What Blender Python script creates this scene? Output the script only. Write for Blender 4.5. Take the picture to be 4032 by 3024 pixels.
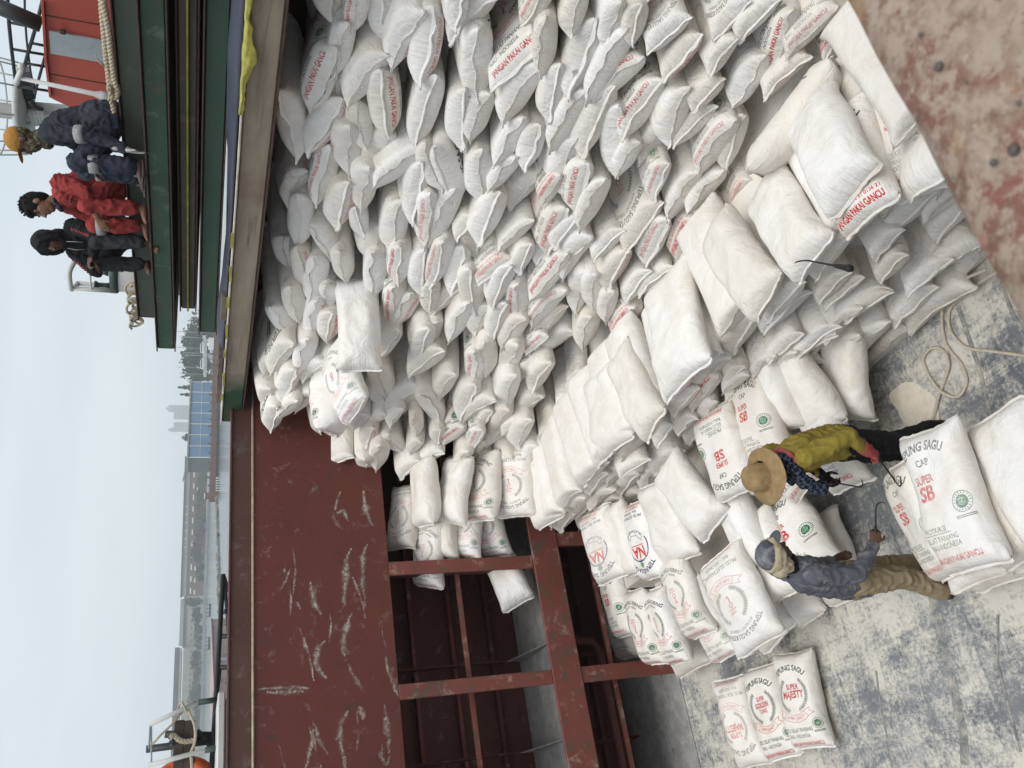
import bpy, bmesh, math, random
import numpy as np
from mathutils import Vector, Matrix, Quaternion, noise as mnoise

SC = bpy.context.scene
COL = SC.collection
for o in list(bpy.data.objects):
    bpy.data.objects.remove(o)
random.seed(7)

# ------------------------------------------------------------------ camera
# hold frame: x along the red hold wall, y into that wall, z up, tank top at z = 0
EYE = Vector((0.0, 0.0, 5.2))
PITCH, ROLL, YAW = math.radians(20.30), math.radians(1.76), math.radians(30.91)
_f = Vector((math.sin(YAW)*math.cos(PITCH), math.cos(YAW)*math.cos(PITCH), -math.sin(PITCH)))
_r0 = Vector((math.cos(YAW), -math.sin(YAW), 0))
_u0 = _r0.cross(_f)
_r = _r0*math.cos(ROLL) + _u0*math.sin(ROLL)
_u = _u0*math.cos(ROLL) - _r0*math.sin(ROLL)
FPX = 3265.0
cam_d = bpy.data.cameras.new('camera')
cam = bpy.data.objects.new('camera', cam_d)
COL.objects.link(cam)
# the photograph was taken with the phone turned on its side: world up is picture left
cx, cy, cz = -_u, _r, -_f
cam.matrix_world = Matrix(((cx.x, cy.x, cz.x, EYE.x), (cx.y, cy.y, cz.y, EYE.y), (cx.z, cy.z, cz.z, EYE.z), (0, 0, 0, 1)))
cam_d.sensor_width = 36.0
cam_d.lens = 36.0*FPX/4032.0
cam_d.clip_start = 0.02
cam_d.clip_end = 12000
cam_d.dof.use_dof = True
cam_d.dof.focus_distance = 7.5
cam_d.dof.aperture_fstop = 13.0
SC.camera = cam

# ------------------------------------------------------------------ sky and sun
SUN_EL, SUN_AZ = math.radians(66), math.radians(-150)
w = bpy.data.worlds.new('World')
SC.world = w
w.use_nodes = True
nt = w.node_tree
bg = nt.nodes['Background']
sky = nt.nodes.new('ShaderNodeTexSky')
sky.sky_type = 'NISHITA'
sky.sun_disc = False
sky.sun_elevation = SUN_EL
sky.sun_rotation = SUN_AZ
sky.air_density = 1.4
sky.dust_density = 5.0
mix = nt.nodes.new('ShaderNodeMixRGB')
mix.inputs[0].default_value = 0.86
tc = nt.nodes.new('ShaderNodeTexCoord')
mp = nt.nodes.new('ShaderNodeMapping'); mp.inputs['Scale'].default_value = (1.2, 1.2, 6.0)
nz = nt.nodes.new('ShaderNodeTexNoise'); nz.inputs['Scale'].default_value = 1.6; nz.inputs['Detail'].default_value = 4
rp = nt.nodes.new('ShaderNodeValToRGB')
SKYG = 9.0
rp.color_ramp.elements[0].position = 0.32; rp.color_ramp.elements[0].color = (0.70*SKYG, 0.80*SKYG, 0.88*SKYG, 1)
rp.color_ramp.elements[1].position = 0.68; rp.color_ramp.elements[1].color = (0.86*SKYG, 0.92*SKYG, 0.96*SKYG, 1)
nt.links.new(tc.outputs['Generated'], mp.inputs[0]); nt.links.new(mp.outputs[0], nz.inputs['Vector'])
nt.links.new(nz.outputs['Fac'], rp.inputs[0])
nt.links.new(sky.outputs[0], mix.inputs[1]); nt.links.new(rp.outputs[0], mix.inputs[2])
nt.links.new(mix.outputs[0], bg.inputs[0])
bg.inputs[1].default_value = 0.085

sun_d = bpy.data.lights.new('sun', 'SUN')
sun_d.energy = 1.5
sun_d.angle = math.radians(40)
sun_d.color = (1.0, 0.97, 0.92)
sun = bpy.data.objects.new('sun', sun_d)
COL.objects.link(sun)
sd = Vector((math.cos(SUN_EL)*math.sin(SUN_AZ), math.cos(SUN_EL)*math.cos(SUN_AZ), math.sin(SUN_EL)))
sun.rotation_euler = sd.to_track_quat('Z', 'Y').to_euler()
sun.location = (0, 0, 60)

SC.view_settings.view_transform = 'Standard'
SC.view_settings.look = 'None'
SC.view_settings.exposure = 0.47
SC.view_settings.gamma = 1.0
SC.view_settings.use_curve_mapping = False
try:
    SC.cycles.max_bounces = 8
    SC.cycles.diffuse_bounces = 5
    SC.cycles.volume_bounces = 1
except Exception:
    pass

# ------------------------------------------------------------------ placing helpers
def ray(px, py):
    return _f + _r*((1512.0-py)/FPX) - _u*((px-2016.0)/FPX)
def onx(px, py, x):
    d = ray(px, py); return EYE + d*(x/d.x)
def ony(px, py, y):
    d = ray(px, py); return EYE + d*(y/d.y)
def onz(px, py, z):
    d = ray(px, py); return EYE + d*((z-EYE.z)/d.z)
def ond(px, py, depth):
    return EYE + ray(px, py)*depth

def tag(o, label=None, cat=None, group=None, kind=None):
    if label: o['label'] = label
    if cat: o['category'] = cat
    if group: o['group'] = group
    if kind: o['kind'] = kind
    return o
def empty(name, loc, label=None, cat=None, group=None, rz=0.0):
    o = bpy.data.objects.new(name, None)
    o.empty_display_size = 0.1
    o.location = loc; o.rotation_euler = (0, 0, rz)
    COL.objects.link(o)
    return tag(o, label, cat, group)
def link(name, me, mat=None, parent=None):
    o = bpy.data.objects.new(name, me)
    if mat is not None:
        if len(me.materials) == 0: me.materials.append(mat)
    COL.objects.link(o)
    if parent is not None:
        o.parent = parent
        # geometry is given in world space: undo the parent's transform
        o.matrix_parent_inverse = parent.matrix_basis.inverted()
    return o

class MB:
    """collects simple solids; build() links them as one mesh object"""
    def __init__(s): s.v = []; s.f = []; s.sm = []
    def add(s, vs, fs, smooth=False):
        b = len(s.v); s.v += [tuple(v) for v in vs]
        s.f += [tuple(i+b for i in f) for f in fs]; s.sm += [smooth]*len(fs)
        return s
    def box(s, c, size, rot=None, bev=0.006):
        hx, hy, hz = size[0]/2, size[1]/2, size[2]/2
        b = min(bev, hx*0.45, hy*0.45, hz*0.45)
        c = Vector(c); R = rot if rot is not None else Matrix.Identity(3)
        vs = []; idx = {}
        for sx in (-1, 1):
            for sy in (-1, 1):
                for sz in (-1, 1):
                    for a in range(3):
                        p = Vector((sx*(hx-(b if a != 0 else 0)), sy*(hy-(b if a != 1 else 0)), sz*(hz-(b if a != 2 else 0))))
                        idx[(sx, sy, sz, a)] = len(vs); vs.append(c+R@p)
        fs = []
        for a in range(3):
            o1, o2 = (a+1) % 3, (a+2) % 3
            for sg in (-1, 1):
                q = []
                for (p1, p2) in ((-1, -1), (1, -1), (1, 1), (-1, 1)):
                    k = [0, 0, 0]; k[a] = sg; k[o1] = p1; k[o2] = p2
                    q.append(idx[(*k, a)])
                fs.append(q if sg > 0 else q[::-1])
        for a in range(3):      # edges along axis a
            o1, o2 = (a+1) % 3, (a+2) % 3
            for p1 in (-1, 1):
                for p2 in (-1, 1):
                    k0 = [0, 0, 0]; k1 = [0, 0, 0]
                    k0[a] = -1; k1[a] = 1; k0[o1] = k1[o1] = p1; k0[o2] = k1[o2] = p2
                    q = [idx[(*k0, o1)], idx[(*k0, o2)], idx[(*k1, o2)], idx[(*k1, o1)]]
                    fs.append(q[::-1] if p1*p2 > 0 else q)
        for sx in (-1, 1):
            for sy in (-1, 1):
                for sz in (-1, 1):
                    q = [idx[(sx, sy, sz, 0)], idx[(sx, sy, sz, 1)], idx[(sx, sy, sz, 2)]]
                    fs.append(q if sx*sy*sz > 0 else q[::-1])
        return s.add(vs, fs)
    def span(s, lo, hi, bev=0.006):
        lo, hi = Vector(lo), Vector(hi)
        return s.box((lo+hi)/2, [abs(hi[i]-lo[i]) for i in range(3)], bev=bev)
    def bar(s, a, b, w_, t_, bev=0.004, up=(0, 0, 1)):
        a, b = Vector(a), Vector(b); d = (b-a); L = d.length; d.normalize()
        up = Vector(up)
        if abs(d.dot(up)) > 0.98: up = Vector((1, 0, 0))
        x = d; y = up.cross(x).normalized(); z = x.cross(y)
        R = Matrix((x, y, z)).transposed()
        return s.box((a+b)/2, (L, w_, t_), R, bev)
    def tube(s, pts, r, seg=8, closed=False, caps=True):
        pts = [Vector(p) for p in pts]; n = len(pts)
        rs = r if isinstance(r, (list, tuple)) else [r]*n
        t0 = (pts[1]-pts[0]).normalized()
        nrm = t0.orthogonal().normalized(); prev = t0
        rings = []
        vs = []
        for i in range(n):
            if closed: t = (pts[(i+1) % n]-pts[i-1]).normalized()
            elif i == 0: t = t0
            elif i == n-1: t = (pts[-1]-pts[-2]).normalized()
            else: t = (pts[i+1]-pts[i-1]).normalized()
            q = prev.rotation_difference(t); nrm = q@nrm; prev = t
            bn = t.cross(nrm)
            for k in range(seg):
                a = 2*math.pi*k/seg
                vs.append(pts[i]+(nrm*math.cos(a)+bn*math.sin(a))*rs[i])
        fs = []
        for i in range(n if closed else n-1):
            j = (i+1) % n
            for k in range(seg):
                l = (k+1) % seg
                fs.append((i*seg+k, i*seg+l, j*seg+l, j*seg+k))
        if caps and not closed:
            fs.append(tuple(range(seg))[::-1]); fs.append(tuple((n-1)*seg+k for k in range(seg)))
        return s.add(vs, fs, True)
    def prism(s, poly, ext):
        ext = Vector(ext); n = len(poly)
        vs = [Vector(p) for p in poly]+[Vector(p)+ext for p in poly]
        fs = [tuple(range(n)), tuple(range(2*n-1, n-1, -1))]
        for i in range(n):
            j = (i+1) % n; fs.append((j, i, n+i, n+j))
        return s.add(vs, fs)
    def lathe(s, base, axis, prof, seg=20):
        base = Vector(base); ax = Vector(axis).normalized(); e1 = ax.orthogonal().normalized(); e2 = ax.cross(e1)
        vs = []; fs = []; n = len(prof)
        for (r, h) in prof:
            for k in range(seg):
                a = 2*math.pi*k/seg; vs.append(base+ax*h+(e1*math.cos(a)+e2*math.sin(a))*max(r, 1e-4))
        for i in range(n-1):
            for k in range(seg):
                l = (k+1) % seg; fs.append((i*seg+k, i*seg+l, (i+1)*seg+l, (i+1)*seg+k))
        fs.append(tuple(range(seg))[::-1]); fs.append(tuple((n-1)*seg+k for k in range(seg)))
        return s.add(vs, fs, True)
    def ball(s, c, r, seg=10, rings=7, sc=(1, 1, 1), rot=None):
        c = Vector(c); vs = []; fs = []; R = rot if rot is not None else Matrix.Identity(3)
        for i in range(rings+1):
            th = math.pi*i/rings
            for k in range(seg):
                a = 2*math.pi*k/seg
                vs.append(c+R@Vector((r*sc[0]*math.sin(th)*math.cos(a), r*sc[1]*math.sin(th)*math.sin(a), r*sc[2]*math.cos(th))))
        for i in range(rings):
            for k in range(seg):
                l = (k+1) % seg; fs.append((i*seg+k, (i+1)*seg+k, (i+1)*seg+l, i*seg+l))
        return s.add(vs, fs, True)
    def mesh(s, name):
        me = bpy.data.meshes.new(name)
        me.from_pydata(s.v, [], s.f); me.update()
        bm = bmesh.new(); bm.from_mesh(me); bmesh.ops.recalc_face_normals(bm, faces=bm.faces); bm.to_mesh(me); bm.free()
        me.polygons.foreach_set('use_smooth', s.sm)
        return me
    def build(s, name, mat, parent=None):
        return link(name, s.mesh(name), mat, parent)

# ------------------------------------------------------------------ materials
class NM:
    def __init__(s, name, rough=0.6, spec=0.4, metal=0.0):
        s.m = bpy.data.materials.new(name); s.m.use_nodes = True
        s.nt = s.m.node_tree; s.b = s.nt.nodes['Principled BSDF']
        s.b.inputs['Roughness'].default_value = rough
        s.b.inputs['Metallic'].default_value = metal
        s.b.inputs['Specular IOR Level'].default_value = spec
        s.tc = s.nt.nodes.new('ShaderNodeTexCoord')
        s.bumps = None
    def new(s, t, **kw):
        n = s.nt.nodes.new(t)
        for k, v in kw.items(): setattr(n, k, v)
        return n
    def ln(s, a, b): s.nt.links.new(a, b)
    def vec(s, scale=(1, 1, 1), coord='Object', rot=(0, 0, 0)):
        m = s.new('ShaderNodeMapping'); m.inputs['Scale'].default_value = scale; m.inputs['Rotation'].default_value = rot
        s.ln(s.tc.outputs[coord], m.inputs[0]); return m.outputs[0]
    def noise(s, scale, detail=5, rough=0.55, dist=0.0, vec=None, coord='Object'):
        n = s.new('ShaderNodeTexNoise')
        n.inputs['Scale'].default_value = scale; n.inputs['Detail'].default_value = detail
        n.inputs['Roughness'].default_value = rough; n.inputs['Distortion'].default_value = dist
        s.ln(vec if vec is not None else s.tc.outputs[coord], n.inputs['Vector'])
        return n.outputs['Fac']
    def ramp(s, fac, a, b, inv=False):
        r = s.new('ShaderNodeMapRange'); r.inputs['From Min'].default_value = a; r.inputs['From Max'].default_value = b
        if inv: r.inputs['To Min'].default_value = 1; r.inputs['To Max'].default_value = 0
        s.ln(fac, r.inputs['Value']); return r.outputs[0]
    def mul(s, a, b, op='MULTIPLY'):
        m = s.new('ShaderNodeMath', operation=op)
        for i, v in enumerate((a, b)):
            if isinstance(v, (int, float)): m.inputs[i].default_value = v
            else: s.ln(v, m.inputs[i])
        return m.outputs[0]
    def mix(s, fac, a, b):
        m = s.new('ShaderNodeMixRGB')
        for i, v in enumerate((fac, a, b)):
            if isinstance(v, (int, float)): m.inputs[i].default_value = v
            elif isinstance(v, tuple): m.inputs[i].default_value = (*v[:3], 1)
            else: s.ln(v, m.inputs[i])
        return m.outputs[0]
    def color(s, c):
        if isinstance(c, tuple): s.b.inputs['Base Color'].default_value = (*c, 1)
        else: s.ln(c, s.b.inputs['Base Color'])
        return s
    def rough(s, r): s.ln(r, s.b.inputs['Roughness']); return s
    def bump(s, h, strength=0.3, dist=0.01):
        b = s.new('ShaderNodeBump'); b.inputs['Strength'].default_value = strength; b.inputs['Distance'].default_value = dist
        s.ln(h, b.inputs['Height'])
        if s.bumps is not None: s.ln(s.bumps, b.inputs['Normal'])
        s.bumps = b.outputs[0]; s.ln(s.bumps, s.b.inputs['Normal']); return s

def paint(name, base, worn=(0.16, 0.10, 0.07), amount=0.5, scale=2.0, streak=(1, 1, 0.15), rough=0.55, dust=None, dustamt=0.3, alt=None):
    """weathered ship paint: base coat, slightly faded patches, worn or rusty places, scuffs"""
    n = NM(name, rough, 0.35)
    fade = n.ramp(n.noise(scale*0.6, 5), 0.3, 0.7)
    c = n.mix(fade, base, alt if alt else tuple(min(1, x*1.25+0.01) for x in base))
    wv = n.vec(streak)
    wr = n.ramp(n.noise(scale*3, 9, 0.65, vec=wv), 0.70-0.22*amount, 0.80-0.2*amount)
    c = n.mix(n.mul(wr, 0.85), c, worn)
    if dust:
        dv = n.ramp(n.noise(scale*2.6, 12, 0.72, 0.5), 0.62-0.25*dustamt, 0.80-0.2*dustamt)
        c = n.mix(n.mul(dv, 0.75), c, dust)
    n.color(c)
    n.bump(n.noise(scale*9, 8), 0.25, 0.01)
    n.bump(n.noise(scale*0.9, 2), 0.3, 0.05)
    return n.m

def flat(name, base, rough=0.6, var=0.2, scale=8.0, metal=0.0, bump=0.2, spec=0.4):
    n = NM(name, rough, spec, metal)
    c = n.mix(n.ramp(n.noise(scale, 6), 0.3, 0.7), tuple(x*(1-var) for x in base), tuple(min(1, x*(1+var)) for x in base))
    n.color(c)
    if bump: n.bump(n.noise(scale*4, 6), bump, 0.01)
    return n.m
# ------------------------------------------------------------------ sack cloth simulation
SW, SL = 0.56, 0.95
NU, NV = 25, 41
def sim_sack(seed, fill=1.0, steps=150, sag=0.0, slump=0.0):
    """two woven sheets joined round the edge, filled, pressed between neighbours (position based cloth)"""
    rg = np.random.RandomState(seed)
    u = np.linspace(-SW/2, SW/2, NU); v = np.linspace(-SL/2, SL/2, NV)
    dx = u[1]-u[0]; dy = v[1]-v[0]; dd = math.hypot(dx, dy)
    X, Y = np.meshgrid(u, v, indexing='ij')
    bulge = (1-(2*X/SW)**2)*(1-(2*Y/SL)**2)
    nzf = rg.rand(6, 7); 
    def lowf(n1, n2, amp):
        a = rg.randn(n1, n2)
        iu = np.linspace(0, n1-1, NU); iv = np.linspace(0, n2-1, NV)
        a = np.stack([np.interp(iu, np.arange(n1), a[:, k]) for k in range(n2)], 1)
        a = np.stack([np.interp(iv, np.arange(n2), a[k]) for k in range(NU)], 0)
        return a*amp
    P = np.zeros((2, NU, NV, 3))
    for s, sg in ((0, 1), (1, -1)):
        P[s, :, :, 0] = X; P[s, :, :, 1] = Y
        P[s, :, :, 2] = sg*0.05*bulge + lowf(8, 12, 0.006)*np.minimum(1, bulge*4)
    V = np.zeros_like(P)
    vt = SW*SL*0.205*0.70*fill
    push = lowf(4, 6, 1.0)*0.38+1.0
    mem = [(np.s_[:, 0:-1:2], np.s_[:, 1::2], dx), (np.s_[:, 1:-1:2], np.s_[:, 2::2], dx)]
    def con(A, B, L, k):
        d = B-A; l = np.sqrt((d*d).sum(-1, keepdims=True))+1e-9
        c = d*((l-L)/l)*(0.5*k)
        A += c; B -= c
    for it in range(steps):
        du = np.gradient(P, axis=1); dv = np.gradient(P, axis=2)
        nr = np.cross(du, dv)
        vol = ((P[0, :, :, 2]*nr[0, :, :, 2])-(P[1, :, :, 2]*nr[1, :, :, 2])).sum()
        pr = 2.6*(vt-vol)/vt+0.25
        acc = np.empty_like(P)
        acc[0] = nr[0]*pr/(dx*dy)*push[..., None]; acc[1] = -nr[1]*pr/(dx*dy)*push[..., None]
        acc[..., 2] -= 0.6*np.sign(P[..., 2])*np.maximum(0, np.abs(P[..., 2])-0.085)/0.02
        Q = P.copy()
        P = P+V*0.90+acc*0.0016
        for k in range(5):
            for s0 in (0, 1):
                con(P[:, s0:NU-1:2][:, :], P[:, s0+1:NU:2][:, :P[:, s0:NU-1:2].shape[1]], dx, 1.0)
                con(P[:, :, s0:NV-1:2], P[:, :, s0+1:NV:2], dy, 1.0)
            con(P[:, :-1:2, :-1:2], P[:, 1::2, 1::2], dd, 0.3); con(P[:, 1:-1:2, 1:-1:2], P[:, 2::2, 2::2], dd, 0.3)
            con(P[:, 1::2, :-1:2], P[:, :-1:2, 1::2], dd, 0.3); con(P[:, 2::2, 1:-1:2], P[:, 1:-1:2, 2::2], dd, 0.3)
            # light bending resistance
            con(P[:, 0:-4:4], P[:, 2:-2:4], 2*dx, 0.06); con(P[:, :, 0:-4:4], P[:, :, 2:-2:4], 2*dy, 0.06)
            for sl in (np.s_[0, :], np.s_[NU-1, :], np.s_[:, 0], np.s_[:, NV-1]):
                m = 0.5*(P[0][sl]+P[1][sl]); P[0][sl] = m; P[1][sl] = m
        V = np.clip(P-Q, -0.02, 0.02)
    # lie flat underneath, drape the foot over the edge, slump
    c = P.reshape(-1, 3).mean(0); P -= c
    e0 = P[0, :, 0].mean(0); e1 = P[0, :, -1].mean(0)
    P[..., 1] -= 0.5*(e0[1]+e1[1])
    yy = P[..., 1]/(SL/2)
    P[..., 2] += -sag*np.clip(-yy-0.25, 0, 2)**2 - 0.4*sag*np.clip(yy-0.4, 0, 2)**2
    P[..., 0] += slump*np.sin(yy*2.2+seed)
    return P

def sack_mesh(name, P):
    top = np.arange(NU*NV).reshape(NU, NV)
    bot = np.full((NU, NV), -1)
    vs = list(map(tuple, P[0].reshape(-1, 3)))
    for i in range(NU):
        for j in range(NV):
            if i in (0, NU-1) or j in (0, NV-1): bot[i, j] = top[i, j]
            else: bot[i, j] = len(vs); vs.append(tuple(P[1, i, j]))
    fs = []; uv = []
    for i in range(NU-1):
        for j in range(NV-1):
            fs.append((top[i, j], top[i+1, j], top[i+1, j+1], top[i, j+1]))
            for a, b in ((i, j), (i+1, j), (i+1, j+1), (i, j+1)): uv += [a/(NU-1), b/(NV-1)]
    for i in range(NU-1):
        for j in range(NV-1):
            fs.append((bot[i, j], bot[i, j+1], bot[i+1, j+1], bot[i+1, j]))
            for a, b in ((i, j), (i, j+1), (i+1, j+1), (i+1, j)): uv += [3+a/(NU-1), b/(NV-1)]
    me = bpy.data.meshes.new(name)
    me.from_pydata(vs, [], [tuple(int(k) for k in f) for f in fs])
    l = me.uv_layers.new(name='UV'); l.data.foreach_set('uv', uv)
    me.polygons.foreach_set('use_smooth', [True]*len(fs))
    me.update()
    return me

def hem_mesh(name, P, end, seed, length=0.020):
    """the sewn lip beyond the stitching: a ruffled double strip"""
    rg = random.Random(seed)
    j0, j1 = (0, 3) if end == 0 else (NV-1, NV-4)
    vs = []; ph = rg.random()*6; n = NU
    E = P[0, :, j0]; I = 0.5*(P[0, :, j1]+P[1, :, j1])
    fold = rg.choice((-1, 1))*rg.uniform(0.2, 1.0)
    for side in (0, 1):
        for r in range(4):
            for i in range(n):
                d = Vector(E[i]-I[i]); d.normalize()
                t = r/3.0
                p = Vector(E[i])+d*(length*(t-0.12)*(1+0.45*mnoise.noise(Vector((i*.35+ph*3, seed, 0)))+.22*mnoise.noise(Vector((i*1.1, seed, 4)))))
                z = (0.003*math.sin(i*.8+ph)+0.0015*math.sin(i*2.1+ph*2))*t + fold*0.016*t*t*(1+1.2*mnoise.noise(Vector((i*.28, seed*1.7, 9))))
                p.z += z + (0.0022 if side == 0 else -0.0022)
                vs.append(p)
    fs = []
    for side in (0, 1):
        b = side*4*n
        for r in range(3):
            for i in range(n-1):
                q = (b+r*n+i, b+r*n+i+1, b+(r+1)*n+i+1, b+(r+1)*n+i)
                fs.append(q if (side == 0) == (end == 1) else q[::-1])
    o = 4*n
    for i in range(n-1): fs.append((3*n+i, 3*n+i+1, o+3*n+i+1, o+3*n+i))
    for r in range(3):
        fs.append((r*n, (r+1)*n, o+(r+1)*n, o+r*n)); fs.append((r*n+n-1, (r+1)*n+n-1, o+(r+1)*n+n-1, o+r*n+n-1))
    me = bpy.data.meshes.new(name); me.from_pydata([tuple(v) for v in vs], [], fs); me.update()
    me.polygons.foreach_set('use_smooth', [True]*len(fs))
    return me

VARS = []
SPECS = ((1.0, .05, .0), (1.05, .09, .008), (.95, .04, -.01), (1.1, .02, .0), (.9, .12, .012), (1.0, .07, -.012), (1.08, .0, .0), (.98, .10, .0), (1.04, .03, .01), (.92, .06, -.006))
for k, (fl, sg, sl) in enumerate(SPECS):
    P_ = sim_sack(11+k*7, fl, 120, sg, sl)
    ex_ = np.clip((np.abs(P_[..., 0])/(SW/2)-.55)/.40, 0, 1)**2; ey_ = np.clip((np.abs(P_[..., 1])/(SL/2)-.80)/.18, 0, 1)**2
    P_[..., 0] -= np.sign(P_[..., 0])*.022*ex_*ey_; P_[..., 1] -= np.sign(P_[..., 1])*.040*ex_*ey_
    P_[..., 2] += .022*ex_*ey_*np.sin(k*2.3+np.sign(P_[..., 0])*1.1+np.sign(P_[..., 1])*.7)
    for i_ in range(NU):
        for j_ in range(NV):
            x_, y_ = P_[0, i_, j_, 0], P_[0, i_, j_, 1]
            q_ = mnoise.noise(Vector((x_*5, y_*3.2, k*5.0)))*.022+mnoise.noise(Vector((x_*9, y_*8, k*3.0+2)))*.008
            P_[:, i_, j_, 2] += q_
            P_[:, i_, j_, 0] += mnoise.noise(Vector((y_*3.5, k*2.1, 7)))*.014
    VARS.append((sack_mesh('sack', P_), hem_mesh('hem', P_, 0, k), hem_mesh('hem', P_, 1, k+50), P_))
# sacks of the stack: pressed ends that bulge out fat right up to the stitching
ENDV = []
for k in range(9):
    P_ = sim_sack(200+k*5, 1.0+.03*(k % 3), 120, 0.0, 0.0)
    rg_ = np.random.RandomState(k)
    t = np.abs(P_[..., 1])/(SL/2); g = np.where(t < .70, t*1.235, .8645+(t-.70)/.30*.1355)
    P_[..., 1] = np.sign(P_[..., 1])*g*(SL/2)
    # the stitched edge is pushed about and folded over by its neighbours
    u_ = np.linspace(-1, 1, NU)[None, :, None]; e_ = np.clip((g-.80)/.20, 0, 1)**2
    P_[..., 2] += e_*(.020*np.sin(u_*rg_.uniform(1.2, 3.2)+rg_.uniform(0, 6))+rg_.uniform(-.025, .025)+.006*np.sin(u_*7+k))
    P_[..., 1] += np.sign(P_[..., 1])*e_*(.013*np.sin(u_*rg_.uniform(1.5, 4)+k)+.02*np.abs(u_)**3)
    ENDV.append((sack_mesh('sack', P_), hem_mesh('hem', P_, 0, k+90, .013), hem_mesh('hem', P_, 1, k+150, .013), P_))

# ------------------------------------------------------------------ prints: drawn here into images (flat print on cloth)
PW, PH = 480, 800
def text_tris(s, size=1.0, bold=0.0, shear=0.0, condense=1.0):
    cu = bpy.data.curves.new('t', 'FONT'); cu.body = s; cu.size = size; cu.offset = bold; cu.shear = shear
    cu.align_x = 'CENTER'; cu.align_y = 'CENTER'; cu.resolution_u = 3
    o = bpy.data.objects.new('t', cu); COL.objects.link(o)
    dg = bpy.context.evaluated_depsgraph_get()
    me = bpy.data.meshes.new_from_object(o.evaluated_get(dg))
    me.calc_loop_triangles()
    v = np.array([(p.co.x*condense, p.co.y) for p in me.vertices]).reshape(-1, 2)
    t = np.array([tuple(l.vertices) for l in me.loop_triangles]).reshape(-1, 3)
    bpy.data.objects.remove(o); bpy.data.curves.remove(cu); bpy.data.meshes.remove(me)
    return v, t
class Sheet:
    def __init__(s, name):
        s.name = name; s.a = np.zeros((PH, PW, 4), np.float32)
    def tris(s, v, t, col):
        k = PW/48.0
        v = v*k
        for a, b, c in t:
            p0, p1, p2 = v[a], v[b], v[c]
            x0 = max(int(min(p0[0], p1[0], p2[0]))-1, 0); x1 = min(int(max(p0[0], p1[0], p2[0]))+2, PW)
            y0 = max(int(min(p0[1], p1[1], p2[1]))-1, 0); y1 = min(int(max(p0[1], p1[1], p2[1]))+2, PH)
            if x1 <= x0 or y1 <= y0: continue
            gx, gy = np.meshgrid(np.arange(x0, x1)+.5, np.arange(y0, y1)+.5)
            def e(p, q): return (q[0]-p[0])*(gy-p[1])-(q[1]-p[1])*(gx-p[0])
            e0, e1, e2 = e(p0, p1), e(p1, p2), e(p2, p0)
            m = ((e0 >= -.3) & (e1 >= -.3) & (e2 >= -.3)) | ((e0 <= .3) & (e1 <= .3) & (e2 <= .3))
            s.a[y0:y1, x0:x1][m] = (*col, 1)
    def text(s, t, x, y, h, col, bold=0.02, cond=0.8, shear=0.0, width=None):
        v, tr = text_tris(t, h*1.38, bold*h, shear, cond)
        if width: v[:, 0] *= width/(v[:, 0].max()-v[:, 0].min())
        s.tris(v+np.array([x, y]), tr, col); return s
    def arc(s, t, x, y, R, h, col, bold=0.02, cond=0.85, up=True, span=None):
        v, tr = text_tris(t, h*1.38, bold*h, 0, cond)
        if span: v[:, 0] *= span*R/(v[:, 0].max()-v[:, 0].min())
        a = v[:, 0]/R
        if up: r = R+v[:, 1]; w_ = np.stack([x+r*np.sin(a), y+r*np.cos(a)], 1)
        else: r = R-v[:, 1]; w_ = np.stack([x+r*np.sin(a), y-r*np.cos(a)], 1)
        s.tris(w_, tr, col); return s
    def poly(s, pts, col):
        v = np.array(pts, float); t = [(0, i, i+1) for i in range(1, len(pts)-1)]
        s.tris(v, t, col); return s
    def ring(s, x, y, r0, r1, col, a0=0, a1=360, n=40):
        A = np.radians(np.linspace(a0, a1, n+1))
        v = np.concatenate([np.stack([x+r*np.cos(A), y+r*np.sin(A)], 1) for r in (r0, r1)])
        t = [(i, i+1, n+1+i) for i in range(n)]+[(i+1, n+2+i, n+1+i) for i in range(n)]
        s.tris(v, t, col); return s
    def line(s, p, q, w_, col):
        p, q = np.array(p, float), np.array(q, float); d = q-p; d = np.array([-d[1], d[0]])/np.hypot(*d)*w_/2
        return s.poly([p+d, q+d, q-d, p-d], col)
    def wreath(s, x, y, R, col, a0=-70, a1=50):
        for sgn in (1, -1):
            for k in range(17):
                a = math.radians(a0+(a1-a0)*k/16)
                bx, by = x+sgn*R*math.cos(a), y+R*math.sin(a)
                for off in (-1, 0, 1):
                    da = a+math.pi/2+off*0.9
                    L_, W_ = 2.5, 0.40
                    ax, ay = math.cos(da)*sgn, math.sin(da)
                    s.poly([(bx, by), (bx+ax*L_*.5-ay*W_, by+ay*L_*.5+ax*W_), (bx+ax*L_, by+ay*L_), (bx+ax*L_*.5+ay*W_, by+ay*L_*.5-ax*W_)], col)
        return s
    def ribbon(s, x, y, txt, col):
        R = 17; yc = y-2+R
        for r in (R-2.6, R+2.6): s.ring(x, yc, r-.18, r+.18, col, 235, 305)
        for sg in (-1, 1):
            a = math.radians(270+sg*35)
            p = np.array([x+(R-2.6)*math.cos(a), yc+(R-2.6)*math.sin(a)]); q = np.array([x+(R+2.6)*math.cos(a), yc+(R+2.6)*math.sin(a)])
            s.line(p, q, .36, col); t_ = np.array([sg*5.5, 2.6]); m_ = (p+q)/2+np.array([sg*3.4, 1.8])
            s.line(p, p+t_, .36, col); s.line(q, q+t_, .36, col); s.line(p+t_, m_, .36, col); s.line(q+t_, m_, .36, col)
        return s.arc(txt, x, yc, R, 2.6, col, 0.01, 0.85, False, 1.0)
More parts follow.
